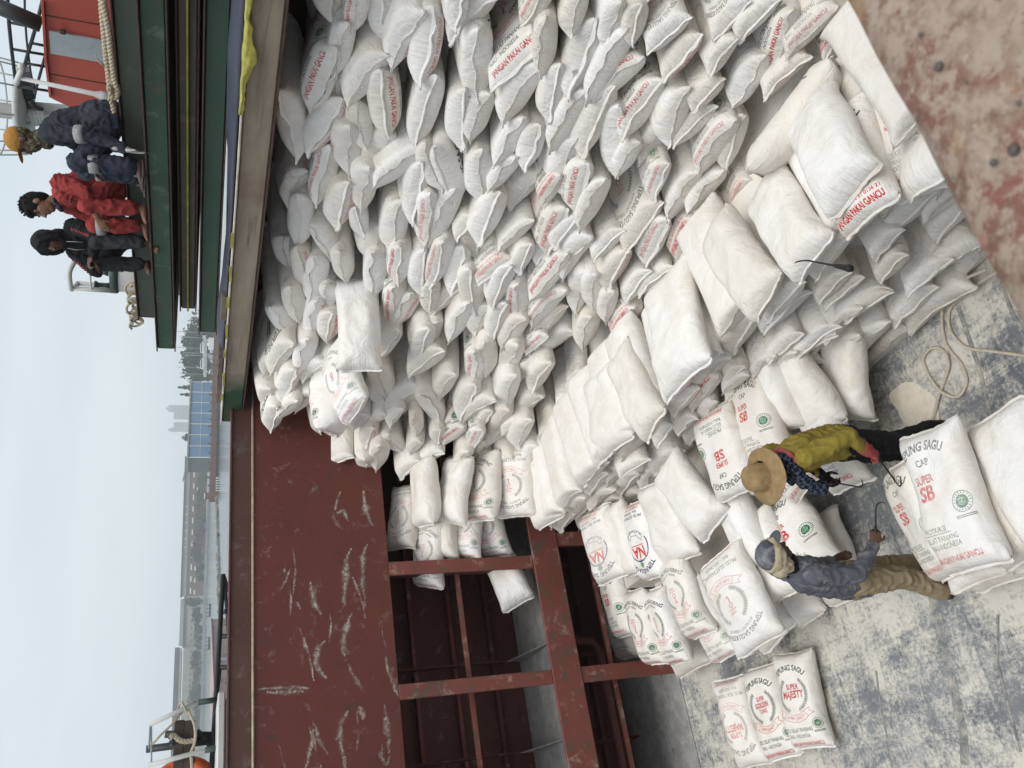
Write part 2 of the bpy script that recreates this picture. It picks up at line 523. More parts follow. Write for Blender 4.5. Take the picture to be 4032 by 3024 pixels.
    def emblem(s, x, y, r, col):
        s.ring(x, y, r*.92, r, col); s.ring(x, y, 0.05, r*.62, col)
        for k in range(18):
            a = math.radians(k*20); s.line((x+r*.7*math.cos(a), y+r*.7*math.sin(a)), (x+r*.85*math.cos(a), y+r*.85*math.sin(a)), .5, col)
        c0 = tuple(min(1, c+.45) for c in col)
        s.ring(x, y, r*.30, r*.36, c0); s.line((x-r*.25, y-r*.1), (x+r*.3, y-r*.1), .4, c0); s.line((x, y-.2*r), (x+.05*r, y+r*.3), .4, c0)
        for k in range(2): s.line((x-r, y-r*1.25-k*.9), (x+r, y-r*1.25-k*.9), .42, (.2, .24, .22))
        return s
    def image(s):
        im = bpy.data.images.new('print_'+s.name, PW, PH, alpha=True)
        im.pixels.foreach_set(s.a.ravel()); im.update(); im.pack()
        return im
GRN, RED, GRY, BLU, BLK, DGR = (.02, .17, .07), (.72, .03, .05), (.11, .15, .13), (.03, .07, .32), (.015, .02, .03), (.03, .10, .06)
def foot(s, col=RED): return s.text('JANGAN PAKAI GANCU', 24, 5.6, 3.3, col, .04, .62, .12, 33)
def green_common(s, mid):
    s.arc('TEPUNG SAGU KERING', 24, 44, 22.5, 3.6, DGR, .035, .8, True, 1.75)
    s.arc('KWALITET TERBAIK', 24, 44, 18.2, 2.2, GRY, .012, .8, True, 1.25)
    s.wreath(24, 44, 12.5, GRN); mid(s)
    s.ribbon(24, 28, 'SUPER QUALITY', (.75, .16, .16))
    s.text('PROD. SELAT PANJANG', 21, 16.8, 3.2, GRY, .012, .72, 0, 30); s.text('RIAU - INDONESIA', 21, 12.0, 3.0, GRY, .012, .75, 0, 22)
    s.emblem(41.0, 20.5, 4.2, (.08, .30, .17)); return foot(s)
SH = {}
def key(s):
    s.text('KUNCI', 24, 49.5, 1.8, (.75, .12, .12)).text('MAHKOTA', 24, 47, 1.4, (.75, .12, .12))
    s.ring(24, 43.6, 1.3, 1.9, (.75, .14, .14)); s.line((24, 41.9), (24, 36.6), .9, (.75, .14, .14)); s.line((24, 37.2), (26, 37.2), .7, (.75, .14, .14))
SH['kering'] = green_common(Sheet('kering'), key)
SH['sj'] = green_common(Sheet('sj'), lambda s: s.text('SJ', 24, 46, 7, RED, .05, .9))
def majesty(s): s.text('SUPER', 24, 49.5, 4.4, RED, .04, .7).text('MAJESTY', 24, 43.5, 5.6, RED, .05, .6, 0, 20)
def golden(s): s.text('SUPER', 24, 50, 3.6, RED, .04, .7).text('GOLDEN', 24, 45, 4.2, RED, .05, .6, 0, 17).text('TUNG', 24, 40, 3.6, RED, .04, .7)
def tepung(s, mid):
    s.arc('TEPUNG SAGU', 24, 44, 20.5, 4.4, (.02, .16, .07), .045, .85, True, 1.55)
    s.wreath(24, 44, 13, GRN); mid(s); s.ribbon(24, 27.5, 'SUPER QUALITY', (.75, .16, .16))
    s.text('PROD. SELAT PANJANG', 21, 16.8, 3.0, (.06, .2, .12), .02, .72, 0, 30); s.text('RIAU - INDONESIA', 21, 12.2, 2.8, (.06, .2, .12), .02, .75, 0, 22)
    s.emblem(41, 20.5, 4.2, (.05, .30, .15)); return foot(s)
SH['majesty'] = tepung(Sheet('majesty'), majesty)
SH['golden'] = tepung(Sheet('golden'), golden)
s = Sheet('sb'); s.arc('TEPUNG SAGU', 22, 40, 28, 5.0, (.10, .16, .13), .04, .8, True, 1.15).text('CAP', 22, 59.5, 3.6, GRY, .03, .8)
s.text('SUPER', 19, 51, 4.2, (.72, .08, .1), .04, .75).text('SB', 19, 43.5, 7.6, (.78, .14, .17), .05, .95).emblem(38, 35, 5.4, (.12, .36, .22))
s.text('PRODUKSI', 17, 25, 2.8, (.28, .34, .3), .02, .75).line((9, 23), (26, 23), .35, (.28, .34, .3)).text('SELAT PANJANG', 19, 20.3, 2.8, (.28, .34, .3), .015, .72).text('RIAU-INDONESIA', 19, 16.5, 2.8, (.28, .34, .3), .015, .72)
SH['sb'] = s.text('JANGAN PAKAI GANCU', 22, 9.5, 3.2, (.75, .12, .13), .04, .62, 0, 31)
s = Sheet('na'); s.arc('TEPUNG SAGU', 24, 46, 22, 4.4, BLU, .045, .85, True, 1.7)
s.ring(24, 44, 14.2, 15.4, (.08, .12, .4), -25, 205); s.emblem(24, 62, 3.2, (.03, .36, .18)); s.text('NA', 24, 50, 10, (.8, .09, .06), .05, .9)
s.line((15, 44), (33, 44), .7, (.8, .09, .06)).arc('SELATPANJANG', 24, 44, 14, 2.4, BLU, .02, .8, False, 1.9)
for a_, b_ in (((16, 40), (20, 35)), ((20, 35), (28, 34)), ((28, 34), (32, 38)), ((32, 38), (35, 36)), ((22, 34), (21, 29)), ((29, 34), (30, 29)), ((16, 40), (13, 37))): s.line(a_, b_, .5, (.1, .12, .3))
s.text('PROD : SELATPANJANG', 24, 17, 2.8, BLU, .025, .75, 0, 32).text('RIAU - INDONESIA', 24, 13, 2.6, BLU, .02, .75, 0, 24)
SH['na'] = s.text('DEPKES RI NO. 0136 21', 24, 9.4, 2.2, (.8, .15, .1), .03, .75, 0, 26).text('JANGAN PAKAI GANCU', 24, 5.2, 3.0, (.8, .12, .08), .04, .62, 0, 33)
s = Sheet('wheat'); s.arc('TEPUNG SAGU', 24, 42, 24, 4.8, BLK, .045, .85, True, 1.5)
for k in range(15):
    yy = 33+k*1.6; xx = 24+1.5*math.sin(k*.22)
    for sg in (-1, 1): s.poly([(xx, yy), (xx+sg*3.4, yy+1.6), (xx+sg*4.6, yy+3.4), (xx+sg*1.6, yy+2.4)], BLK)
s.line((24, 26), (24, 56), .5, BLK)
s.text('SELATPANJANG', 24, 21, 3.6, (.04, .05, .13), .03, .75, 0, 30).text('RIAU - INDONESIA', 24, 16.4, 3.0, (.03, .04, .14), .03, .75, 0, 28)
SH['wheat'] = s.text('DEP.KES 606 1410 37 0136 21', 24, 11.8, 2.3, (.78, .15, .15), .03, .7, 0, 36).text('JANGAN PAKAI GANCU', 24, 6.8, 3.9, (.8, .06, .05), .05, .62, 0, 36)

def cloth(name, img=None, fadep=0.55, warm=0.0):
    n = NM(name, 0.52, 0.35)
    oi = n.new('ShaderNodeObjectInfo')
    r1 = n.new('ShaderNodeValToRGB'); cr = r1.color_ramp
    cr.elements[0].position = 0.0; cr.elements[0].color = (.83, .815, .785, 1)
    cr.elements[1].position = 1.0; cr.elements[1].color = (.75, .715, .66, 1)
    e = cr.elements.new(.4); e.color = (.82, .805, .785, 1)
    e = cr.elements.new(.75); e.color = (.79, .765, .72, 1)
    n.ln(oi.outputs['Random'], r1.inputs[0])
    off = n.new('ShaderNodeVectorMath', operation='ADD'); n.ln(n.tc.outputs['Object'], off.inputs[0])
    cmb = n.new('ShaderNodeCombineXYZ'); n.ln(n.mul(oi.outputs['Random'], 37.0), cmb.inputs[0]); n.ln(n.mul(oi.outputs['Random'], 91.0), cmb.inputs[1])
    n.ln(cmb.outputs[0], off.inputs[1]); V = off.outputs[0]
    dust = n.ramp(n.noise(3.0, 8, .68, .6, V), .42, .72)
    c = n.mix(n.mul(dust, .72), r1.outputs[0], (.70, .635, .545))
    spot = n.ramp(n.noise(26.0, 3, .5, 0, V), .80, .84)
    c = n.mix(n.mul(spot, .55), c, (.30, .24, .18))
    sm = n.ramp(n.noise(1.9, 9, .74, .8, V), .56, .74)
    c = n.mix(n.mul(sm, .34), c, (.52, .46, .39))
    if img is not None:
        t = n.new('ShaderNodeTexImage', image=img, extension='CLIP', interpolation='Linear')
        n.ln(n.tc.outputs['UV'], t.inputs[0])
        wear = n.ramp(n.noise(30, 6, .7, 0, V), .34, .56)
        a = n.mul(t.outputs['Alpha'], n.mul(n.mul(wear, 0.50), 0.50, 'ADD'))
        vary = n.mul(n.mul(oi.outputs['Random'], 13.7), 1.0, 'FRACT')
        a = n.mul(a, n.mul(n.mul(vary, fadep), 1.0-fadep*0.6, 'ADD'))
        c = n.mix(a, c, t.outputs['Color'])
    n.color(c)
    n.bump(n.noise(11, 4, .5, .4, V), .22, .02)
    wv = n.new('ShaderNodeTexWave', wave_type='BANDS', bands_direction='X'); wv.inputs['Scale'].default_value = 60; wv.inputs['Distortion'].default_value = 6; wv.inputs['Detail'].default_value = 2
    n.ln(V, wv.inputs[0]); n.bump(wv.outputs['Fac'], .05, .004)
    n.bump(n.noise(70, 3, .5, 0, V), .10, .005)
    # gathers running in from the stitched ends
    su = n.new('ShaderNodeSeparateXYZ'); n.ln(n.tc.outputs['UV'], su.inputs[0])
    endm = n.ramp(n.mul(n.mul(su.outputs[1], .5, 'SUBTRACT'), 0, 'ABSOLUTE'), .27, .50)
    pu = n.new('ShaderNodeMapping'); pu.inputs['Scale'].default_value = (26, 3.2, 1); n.ln(n.tc.outputs['UV'], pu.inputs[0])
    po = n.new('ShaderNodeVectorMath', operation='ADD'); n.ln(pu.outputs[0], po.inputs[0]); n.ln(cmb.outputs[0], po.inputs[1])
    n.bump(n.mul(n.noise(1.0, 4, .6, .8, po.outputs[0]), endm), .55, .035)
    n.bump(n.noise(4.5, 4, .55, 1.2, V), .42, .06)
    # sharp creases of the woven film
    for sc_, th_, st_ in ((2.6, .05, .12), (7.0, .07, .05)):
        rdg = n.mul(n.mul(n.noise(sc_, 2, .5, .9, V), .5, 'SUBTRACT'), 0, 'ABSOLUTE')
        n.bump(n.ramp(rdg, 0.0, th_), st_, .018)
    return n.m
CLOTH = {'plain': cloth('sack_cloth_plain')}
for k_, s_ in SH.items(): CLOTH[k_] = cloth('sack_cloth_'+k_, s_.image())
HEMM = cloth('sack_hem_cloth')

SACKS = []
for me_, h0, h1, P_ in VARS+ENDV:
    me_.materials.append(CLOTH['plain']); h0.materials.append(HEMM); h1.materials.append(HEMM)
def put_sack(M, var, design, ends=False, hems=(True, True)):
    me_, h0, h1, P_ = (ENDV if ends else VARS)[var]
    o = bpy.data.objects.new('sago_sack', me_); COL.objects.link(o)
    o.matrix_world = M
    if design != 'plain':
        o.material_slots[0].link = 'OBJECT'; o.material_slots[0].material = CLOTH[design]
    for use, h in zip(hems, (h0, h1)):
        if use:
            c = bpy.data.objects.new('hem', h); COL.objects.link(c); c.parent = o
    return o
# ------------------------------------------------------------------ where each sack end of the stack lies
REG = dict(A=(1050, 0), B=(1650, 0), C=(2250, 0), D=(2850, 0), E=(1050, 650), F=(1650, 650), G=(2250, 650), H=(2850, 600),
           I=(1000, 1300), J=(1600, 1300), K=(2200, 1300), L=(2700, 1300))
KS = 700/1659.0
KB = 1100/1659.0
REGB = dict(Z=(2932, 0), M=(2932, 900), N=(1900, 1924), O=(2932, 1924), Q=(900, 900), R=(900, 1924))
def pix(r, a, b):
    if r in REG: return REG[r][0]+a*KS, REG[r][1]+b*KS
    return REGB[r][0]+a*KB, REGB[r][1]+b*KB
# region, seam right end, seam left end, print code (T/U foot out printed face up/down, H/h head out, - plain), design
ENDS_UP = """
A 610 430 390 1030 T kering;A 740 190 640 700 -;A 880 -40 815 215 T;A 1120 460 770 960 -;A 1450 30 1170 595 U;A 1530 130 1415 820 U
A 1070 690 1140 1300 U;A 1570 745 1380 1390 -;A 150 850 310 1480 H wheat;A 670 970 360 1450 U;A 740 1120 760 1600 -;A 850 1000 870 1430 -
E 610 -220 470 440 T;E 1490 -150 1030 210 -;E 1440 10 1340 580 -;E 320 230 290 820 H kering;E 930 -30 880 400 -;E 1480 -150 1600 280 -
E 760 200 600 610 U;E 840 420 880 690 -;E 1240 360 1135 880 -;E 1530 240 1490 800 T;E 450 560 630 880 -;E 300 800 378 1210 U
E 490 880 420 1290 -;E 660 790 740 1075 -;E 1040 770 1000 1300 -;E 1255 770 1250 1110 T;E 1490 790 1395 1275 U;E 1230 1090 1180 1480 T
E 1380 1220 1200 1500 U;E 560 1120 615 1310 -;E 230 1120 290 1450 h wheat;E 20 1300 240 1620 H wheat;E 490 1290 410 1640 U;E 610 1390 560 1659 U
I 1330 30 1090 325 -;F 290 650 135 1110 T;F 135 1110 95 1385 -;E 1510 1470 1330 1650 -;E 1600 1460 1540 1659 -
B 570 240 540 920 h wheat;B 1190 290 660 830 T kering;B 375 -60 330 280 -;B 1510 -20 1355 370 -;B 1180 -60 1040 150 T;B 430 880 350 1420 U
B 650 840 480 1290 -;B 1140 560 790 1120 -;B 1310 650 1160 1160 -;B 1200 140 1170 690 -;B 1620 250 1360 930 -;B 1000 1130 700 1555 -
F 170 -210 360 370 h wheat;F 570 -80 560 400 -;F 920 -50 640 250 -;B 1110 1200 970 1600 -;B 1570 840 1260 1400 -;C 45 720 0 950 -
F 1330 70 1160 360 T wheat;F 1430 -180 1270 310 -;F 350 220 140 720 -;F 470 530 360 670 -;F 740 300 500 760 -;F 1080 510 760 810 -
F 1340 400 1180 830 T;F 1530 -20 1450 435 T;F 1490 490 1210 790 -;F 400 810 290 1210 -;F 840 850 540 1110 T wheat;F 1040 760 890 1030 -
F 480 990 520 1400 -;F 850 960 680 1340 -;F 960 1050 905 1470 T;F 1380 840 1045 1270 T kering;F 1400 1110 1080 1490 T kering;F 1590 610 1340 1030 -
F 480 1310 280 1650 -;F 810 1310 690 1640 -;F 640 1350 460 1590 -;F 990 1400 780 1700 -;J 1300 40 1110 220 T kering;F 1590 920 1450 1390 -
C 440 -40 335 450 -;C 540 260 180 950 -;C 640 100 570 400 -;C 720 480 240 920 T;C 1120 130 720 480 H kering;C 1180 360 830 770 U
C 1510 400 1310 700 h kering;C 830 770 480 1310 T kering;C 1060 880 830 1400 -;C 1380 780 1100 1030 -;C 1330 1010 930 1380 -;C 1560 1040 1220 1600 T kering
C 370 870 30 1500 -;C 440 1050 400 1650 -;C 630 1300 440 1620 -;G 890 -60 750 300 T;C 1600 1100 1430 1600 -;C 1640 20 1310 340 H kering
D 370 560 60 1040 h kering;D 500 20 80 400 -;D 700 20 480 680 T kering;D 1090 20 610 520 T kering;D 1220 260 960 550 T wheat;D 1380 540 850 860 -
D 800 500 390 920 -;D 1470 760 1130 1010 h wheat
G 330 120 110 590 -;G 830 350 480 790 H kering;G 1200 50 930 500 -;G 1430 80 1070 460 -;G 1655 160 1560 370 T wheat;G 860 500 680 930 T kering
G 1140 500 990 890 T wheat;G 1375 380 1170 760 -;G 480 620 190 900 -;G 520 830 280 1180 U;G 730 1000 500 1290 -;G 940 930 640 1220 -
G 640 1290 440 1610 T wheat;G 210 1000 210 1330 -;G 380 1160 320 1450 -;G 200 1400 100 1700 h kering
J 640 210 640 530 T;J 740 110 770 410 -;J 1030 70 930 440 -;J 1350 220 1080 440 H kering;J 1340 310 1180 580 h kering;J 450 390 300 640 -
J 330 200 10 440 -;J 210 0 120 310 -;J 640 530 480 840 -;J 830 610 520 860 -;J 1000 460 870 770 -;J 150 630 340 880 -;J 790 770 680 920 -
J 320 940 270 1060 -;J 550 890 350 1070 T;J 690 930 620 1090 T;J 950 720 820 1000 -;J 1580 620 1420 700 -;K 250 370 110 530 h kering;J 340 1120 120 1290 -
J 120 1050 50 1130 -;J 110 1240 0 1310 -;J 1140 870 980 1110 -;J 1430 860 1260 1000 -;J 1100 840 900 970 -;J 590 1130 480 1280 -
I 210 700 150 935 H wheat;I 370 400 250 680 U;I 420 660 250 820 -;I 370 50 150 400 H wheat;I 530 100 420 400 -;I 1230 760 1080 910 -
I 1130 340 1270 660 -;I 1540 550 1210 700 -;I 1050 780 930 920 -;I 1110 930 1010 1100 U;I 925 1160 690 1305 -;I 1010 1180 1070 1350 -
I 1380 720 1270 900 -;I 1200 1080 1150 1300 -;I 1260 1000 1380 1170 -;I 1510 820 1530 980 -;I 1550 1040 1440 1150 -;I 1540 1240 1330 1390 -
"""
ENDS_LOW = """
H 1390 390 970 800 -;H 1640 740 1400 1020 h kering;H 1180 790 770 1210 -;H 1170 1130 870 1420 -;H 720 1240 340 1590 -;H 1270 1190 910 1460 -
H 1530 1330 1080 1590 -;H 1659 1000 1480 1190 -;M 1400 100 1090 270 h kering;M 1110 360 880 590 h kering;M 850 370 520 540 -;M 870 560 550 850 -
M 550 590 280 790 -;M 520 830 350 960 -;M 1420 260 950 650 -;M 630 850 510 970 -;M 1210 200 940 400 -;M 700 480 470 690 -;M 330 640 120 800 -
M 1090 490 690 900 -;M 250 780 60 900 -;K 1510 210 1230 420 -;K 1280 400 990 690 U wheat;K 1500 400 1260 740 T wheat;K 1290 560 1020 810 U wheat;K 1450 690 1330 860 -
K 1050 900 900 1090 -;K 1280 800 1090 960 h kering;L 640 560 420 660 -;L 560 440 400 560 -;L 850 250 620 440 -;L 520 380 420 500 -;K 1130 1150 830 1350 -;K 830 1220 530 1380 -
L 1400 20 1010 290 -;L 1370 350 1060 590 -;L 1050 210 880 430 -;L 1280 300 900 480 -;L 1610 60 1400 390 h kering
"""
# lying sacks: tail middle, head seam right / left ends, heights of seam and tail, code, design
LYING = """
D 900 900|H 1400 80|H 930 640|1.78 1.72 T plain|blank white sack lying over the wheat ear sack on the step edge
D 1250 940|H 1680 350|H 1160 815|1.58 1.55 T wheat|sack with red GANCU foot print sticking out under a blank one
D 1440 840|Z 1190 1090|Z 860 1220|1.42 1.42 T sb|printed sack half under a blank one beside the rusty coaming
D 1560 850|Z 1180 1060|Z 1030 1150|1.50 1.22 T plain|blank white sack squeezed against the rusty coaming edge
D 800 680|H 470 230|H 80 170|1.82 1.95 T@-62 na|sack with blue SELATPANJANG print leaning across the step
H 420 230|H 960 820|H 720 1180|1.68 1.66 T plain|wide blank sack on the step, under the cargo hook
G 1450 400|H 530 1170|H 270 1610|1.72 1.70 T plain|flour smeared blank sack on the step, next below the hook
G 1000 930|K 1515 160|K 990 705|1.72 1.72 T plain|broad blank sack on the step, left of the flour smeared one
K 640 90|K 985 730|K 840 1030|1.68 1.70 T plain|narrow blank sack drooping over the step edge
K 430 430|K 720 960|K 430 1230|1.60 1.66 T plain|cream stained sack on the step beside the NA sack
K 330 700|K 560 1180|K 410 1260|1.42 1.5 T plain|slim sack squeezed beside the NA sack on the step
K 240 650|K 500 1320|K 290 1480|1.34 1.44 H na|sack with big red NA print at the pile corner
I 620 235|I 770 930|I 640 1010|x4.02 x4.75 T@-65 kering|long smooth sack hanging out along the red wall, ribbon on its side
I 770 260|I 1040 640|I 850 930|x3.95 x4.6 T sj|sack with red SJ mark hanging out of the stack
E 790 1050|I 1090 390|I 920 400|x4.1 x4.95 T plain|long blank sack jutting from the stack above the SJ sack
J 650 1160|R 1600 185|R 1400 215|y8.1:8.65 y8.3 T kering|wreath printed sack hanging down beside the red post
J 880 1130|R 1840 160|R 1600 190|y7.95:8.45 y8.1 H kering|wreath printed sack with TEPUNG end down, at the red post
J 390 1300|R 1390 220|R 1240 210|y8.2:8.7 y8.4 T plain|blank upright sack beside the wreath printed sack
J 100 1320|R 1240 210|R 1120 240|y8.3:8.75 y8.5 T plain|pale blank sack leaning in the upper wall bay
R 1010 20|R 1120 340|R 960 380|y8.8:9.1 y9.0 H kering|sack with wreath and key print inside the upper wall bay
J 1180 1250|N 490 170|N 310 260|y7.75:8.2 y7.9 T plain|dusty blank sack slumped over the wall beam
J 1330 1080|N 580 60|N 440 190|y7.5:7.9 y7.7 T kering|wreath printed sack above the wall beam end
R 1290 190|R 1330 420|R 1200 430|y8.75:8.95 y8.7 T plain|blank sack end poking out above the red post
R 1120 300|R 1265 600|R 1110 590|y8.9:9.2 y9.0 T kering|sack with red foot lettering above the red post
R 1380 210|R 1440 430|R 1340 430|y8.75:8.9 y8.75 T kering|creased sack standing on edge by the red post
N 60 200|N 180 400|N 0 440|y8.75:9.05 y8.7 T kering|wreath printed sack lying over the red post
N 200 380|N 300 640|N 125 740|y8.8:9.05 y8.85 T plain|blank sack hanging below the post in the upper bay
N 650 150|N 880 510|N 690 590|1.10 1.22 H na|front sack with red NA print and blue TEPUNG
N 800 90|N 965 490|N 860 545|1.02 1.15 T plain|blank sack between the two NA sacks
N 980 60|N 1115 510|N 970 565|1.00 1.12 H na|second sack with NA print, turned on its side
K 1000 1400|N 1310 370|N 1110 480|0.98 1.15 T plain|cream blank sack behind the key printed sack
K 1190 1110|N 1450 110|N 1310 340|1.00 1.15 T plain|wide bright blank sack left of the upturned SB sack
L 190 850|L 690 1450|L 340 1640|1.00 1.10 H sb|sack with upside down SB print beside the straw hat
L 480 630|L 1000 1180|L 640 1330|0.92 0.98 T sb|sack with SB print under the straw hat brim
L 960 470|L 1130 900|L 800 1010|0.80 0.92 T plain|blank sack on the low bench behind the yellow shirt
L 1280 660|L 1480 860|L 1290 1000|0.62 0.70 T plain|blank sack at the bench foot beyond the yellow shirt
L 1550 450|L 1659 850|L 1430 870|0.42 0.45 T plain|floor level blank sack beyond the yellow shirt
L 750 1210|L 930 1490|L 700 1560|0.80 0.86 T plain|blank sack below the straw hat
L 980 1180|L 1270 1330|L 1040 1640|0.70 0.75 T kering|sack with smeared red print between the two workers
L 1400 1180|L 1700 1400|L 1400 1560|0.58 0.62 T sb|SB printed sack under the hanging hook, on the floor heap
N 1000 605|N 1100 1040|N 985 1065|0.80 0.92 T kering|narrow sack on edge at the heap corner by the red post
N 1200 440|N 1390 840|N 1240 920|0.86 0.98 T kering|sack with wreath and ribbon, topmost of the left heap
N 1110 640|N 1230 1040|N 1120 1060|0.72 0.84 T kering|sack with faint wreath squeezed in the left heap
N 1490 330|O 260 830|N 1530 1040|0.80 0.92 H kering|big sack with key and wreath, TEPUNG SAGU KERING end outward
N 1400 600|N 1570 950|N 1400 1050|0.62 0.80 T kering|sack with PRODUKSI lettering under the key printed sack
O 60 90|O 190 440|O 20 520|0.70 0.80 T plain|blank sack behind the cream head cloth, on the left heap
O 160 150|O 330 600|O 190 690|0.62 0.66 T plain|blank sack under the pale cap
O 340 110|O 580 420|O 350 640|0.46 0.50 T sb|sack with SB print and green seal at the pale cap
N 1150 860|N 1370 1010|N 1180 1140|0.30 0.35 T plain|flattened blank sack at the foot of the left heap
O 60 680|O 280 800|O 90 1000|0.30 0.30 T plain|blank sack at the foot of the left heap, nearest the worker
O 350 560|O 480 740|O 310 850|0.16 0.18 T plain|blank sack on the floor behind the grey shirt
O 480 520|O 730 640|O 480 720|0.14 0.16 T plain|flat sack end beside the grey shirt
N 820 600|N 920 870|N 790 900|0.50 0.55 T sb|shaded sack with SB print in the lower wall bay
N 850 860|N 930 1010|N 800 1030|0.25 0.28 T na|shaded sack with blue print in the lower wall bay
"""
# ------------------------------------------------------------------ stack of sacks
rng = random.Random(3)
def face_x(z, y):
    base = 4.05+0.32*(z-1.7)
    return base-0.25*min(max(y-6.3, 0), 2.4)
def solve_face(px, py):
    x = 4.5
    for _ in range(12):
        p = onx(px, py, x); x = 0.5*x+0.5*face_x(p.z, p.y)
    return x
def basis(x, y, z, c, s):
    return Matrix(((x.x*s[0], y.x*s[1], z.x*s[2], c.x), (x.y*s[0], y.y*s[1], z.y*s[2], c.y), (x.z*s[0], y.z*s[1], z.z*s[2], c.z), (0, 0, 0, 1)))
def orient(S, w_, b, code, s):
    """seam middle S, seam direction w_ (left to right), body direction b -> matrix"""
    w_ = w_.normalized(); b = (b-w_*b.dot(w_)).normalized(); n = w_.cross(b).normalized()
    foot_out = code in 'TU-'; up = code in 'TH'
    if code == '-': up = False
    y = b if foot_out else -b
    z = n if up else -n
    x = y.cross(z)
    return basis(x, y, z, S+b*(SL/2*s[1]*0.985), s)
ALL = []          # (object, S, kind, code, design)
def end_sack(line, low):
    p = line.split(); r = p[0]; a = tuple(map(float, p[1:5])); code = p[5]; des = p[6] if len(p) > 6 else ('kering' if code != '-' else 'plain')
    ax, ay = pix(r, a[0], a[1]); bx, by = pix(r, a[2], a[3])
    mx, my = (ax+bx)/2, (ay+by)/2
    X = 2.97 if low else solve_face(mx, my)
    X += rng.uniform(-.03, .03)
    A = onx(ax, ay, X); B = onx(bx, by, X)
    if (A-B).length < .30 or (A-B).length > .70:
        m = (A+B)/2; d = (A-B).normalized(); L = min(max((A-B).length, .30), .66); A, B = m+d*L/2, m-d*L/2
    Lw = (A-B).length; sx = Lw/0.52; k = min(max(sx, .74), 1.08)
    S = (A+B)/2
    b = Vector((1, rng.uniform(-.05, .30), rng.uniform(-.20, .06)))
    s = (sx, k, min(max(k*rng.uniform(.98, 1.22), .80), 1.20))
    M = orient(S, A-B, b, code, s)
    o = put_sack(M, rng.randrange(len(ENDV)), des, True)
    ALL.append([o, S, 'low' if low else 'up', code, des, Lw])
for blk, low in ((ENDS_UP, False), (ENDS_LOW, True)):
    for ln_ in blk.replace('\n', ';').split(';'):
        if ln_.strip(): end_sack(ln_.strip(), low)
def near(S, dy, dz, lows):
    for q in ALL:
        if q[2] == lows and abs(q[1].y-S.y) < dy and abs(q[1].z-S.z) < dz: return True
    return False
# sacks half buried between the others
for row in range(16):
    z = 1.75+row*0.185
    for c in range(16):
        y = 2.3+c*0.46+(0.23 if row % 2 else 0)+rng.uniform(-.05, .05)
        if y > 8.45: continue
        X = face_x(z, y)+0.10+rng.uniform(-.03, .05)
        S = Vector((X, y, z+rng.uniform(-.03, .03)))
        if near(S, .225, .135, 'up') or X > 5.2: continue
        w_ = Vector((0, -1, rng.uniform(-.5, .3)))
        M = orient(S, w_, Vector((1, rng.uniform(-.2, .2), .12)), '-', (.90, .95, 1.15))
        o = put_sack(M, rng.randrange(len(ENDV)), 'plain', True); ALL.append([o, S, 'up', '-', 'buried', .5])
for row in range(9):
    z = 0.10+row*0.185
    for c in range(14):
        y = 2.2+c*0.47+(0.23 if row % 2 else 0)+rng.uniform(-.05, .05)
        if y > 8.3: continue
        X = 3.05+rng.uniform(-.03, .05)
        if y > 5.4 and z < 0.75: continue
        S = Vector((X, y, z))
        if near(S, .26, .15, 'low'): continue
        w_ = Vector((0, -1, rng.uniform(-.2, .2)))
        M = orient(S, w_, Vector((1, rng.uniform(-.1, .1), .05)), '-', (1.02, 1, 1.3))
        o = put_sack(M, rng.randrange(len(ENDV)), 'plain', True); ALL.append([o, S, 'low', '-', 'buried', .5])
# lying sacks placed one by one
def lying(T, A, B, code, des, lab, var=None, thick=1.15, roll=0):
    S = (A+B)/2; w_ = A-B
    if roll: w_ = Quaternion((T-S).normalized(), math.radians(roll))@w_
    Lw = min(max(w_.length, .44), .70)
    b = T-S; L = min(max(b.length, .78), 1.05)
    s = (Lw/0.52, L/0.93, thick)
    M = orient(S, w_, b, code, s)
    o = put_sack(M, var if var is not None else rng.choice((0, 3, 4, 6, 7, 8)), des)
    tag(o, lab, 'sack', 'sago sacks in the hold')
    return o
for ln_ in LYING.strip().split('\n'):
    t, a, b, par, lab = ln_.split('|')
    g = lambda q: pix(q.split()[0], float(q.split()[1]), float(q.split()[2]))
    zh, zt, code, des = par.split()
    def onp(q, p): return onx(*q, float(p[1:])) if p[0] == 'x' else ony(*q, float(p[1:])) if p[0] == 'y' else onz(*q, float(p))
    za, zb = (zh, zh) if ':' not in zh else (zh.split(':')[0], 'y'+zh.split(':')[1])
    roll = 0
    if '@' in code: code, roll = code.split('@')[0], float(code.split('@')[1])
    lying(onp(g(t), zt), onp(g(a), za), onp(g(b), zb), code, des, lab, roll=roll, thick=1.6 if 'jutting' in lab or 'long smooth' in lab else 1.15)
# three leaning sacks at the left and the sling load in front
V3 = Vector
lying(V3((1.14, 6.50, .16)), V3((.33, 6.28, .12)), V3((.33, 6.72, .22)), 'T', 'majesty', 'sack printed SUPER MAJESTY, nearest of the three leaning sacks', 3)
lying(V3((1.12, 6.93, .20)), V3((.30, 6.70, .18)), V3((.30, 7.12, .30)), 'T', 'golden', 'sack printed SUPER GOLDEN, middle of the three leaning sacks', 0)
lying(V3((.30, 7.40, .22)), V3((1.12, 7.58, .34)), V3((1.12, 7.16, .24)), 'T', 'majesty', 'upside down MAJESTY sack, farthest of the three leaning sacks', 6)
lying(V3((1.92, 3.62, .83)), V3((1.00, 3.42, .80)), V3((1.02, 3.94, .76)), 'T', 'sb', 'big sack with SB print on top of the front load', 3, 1.15)
lying(V3((1.88, 4.02, .70)), V3((1.04, 3.86, .66)), V3((1.10, 4.34, .50)), 'T', 'sb', 'second SB sack slipping off the front load', 0, 1.1)
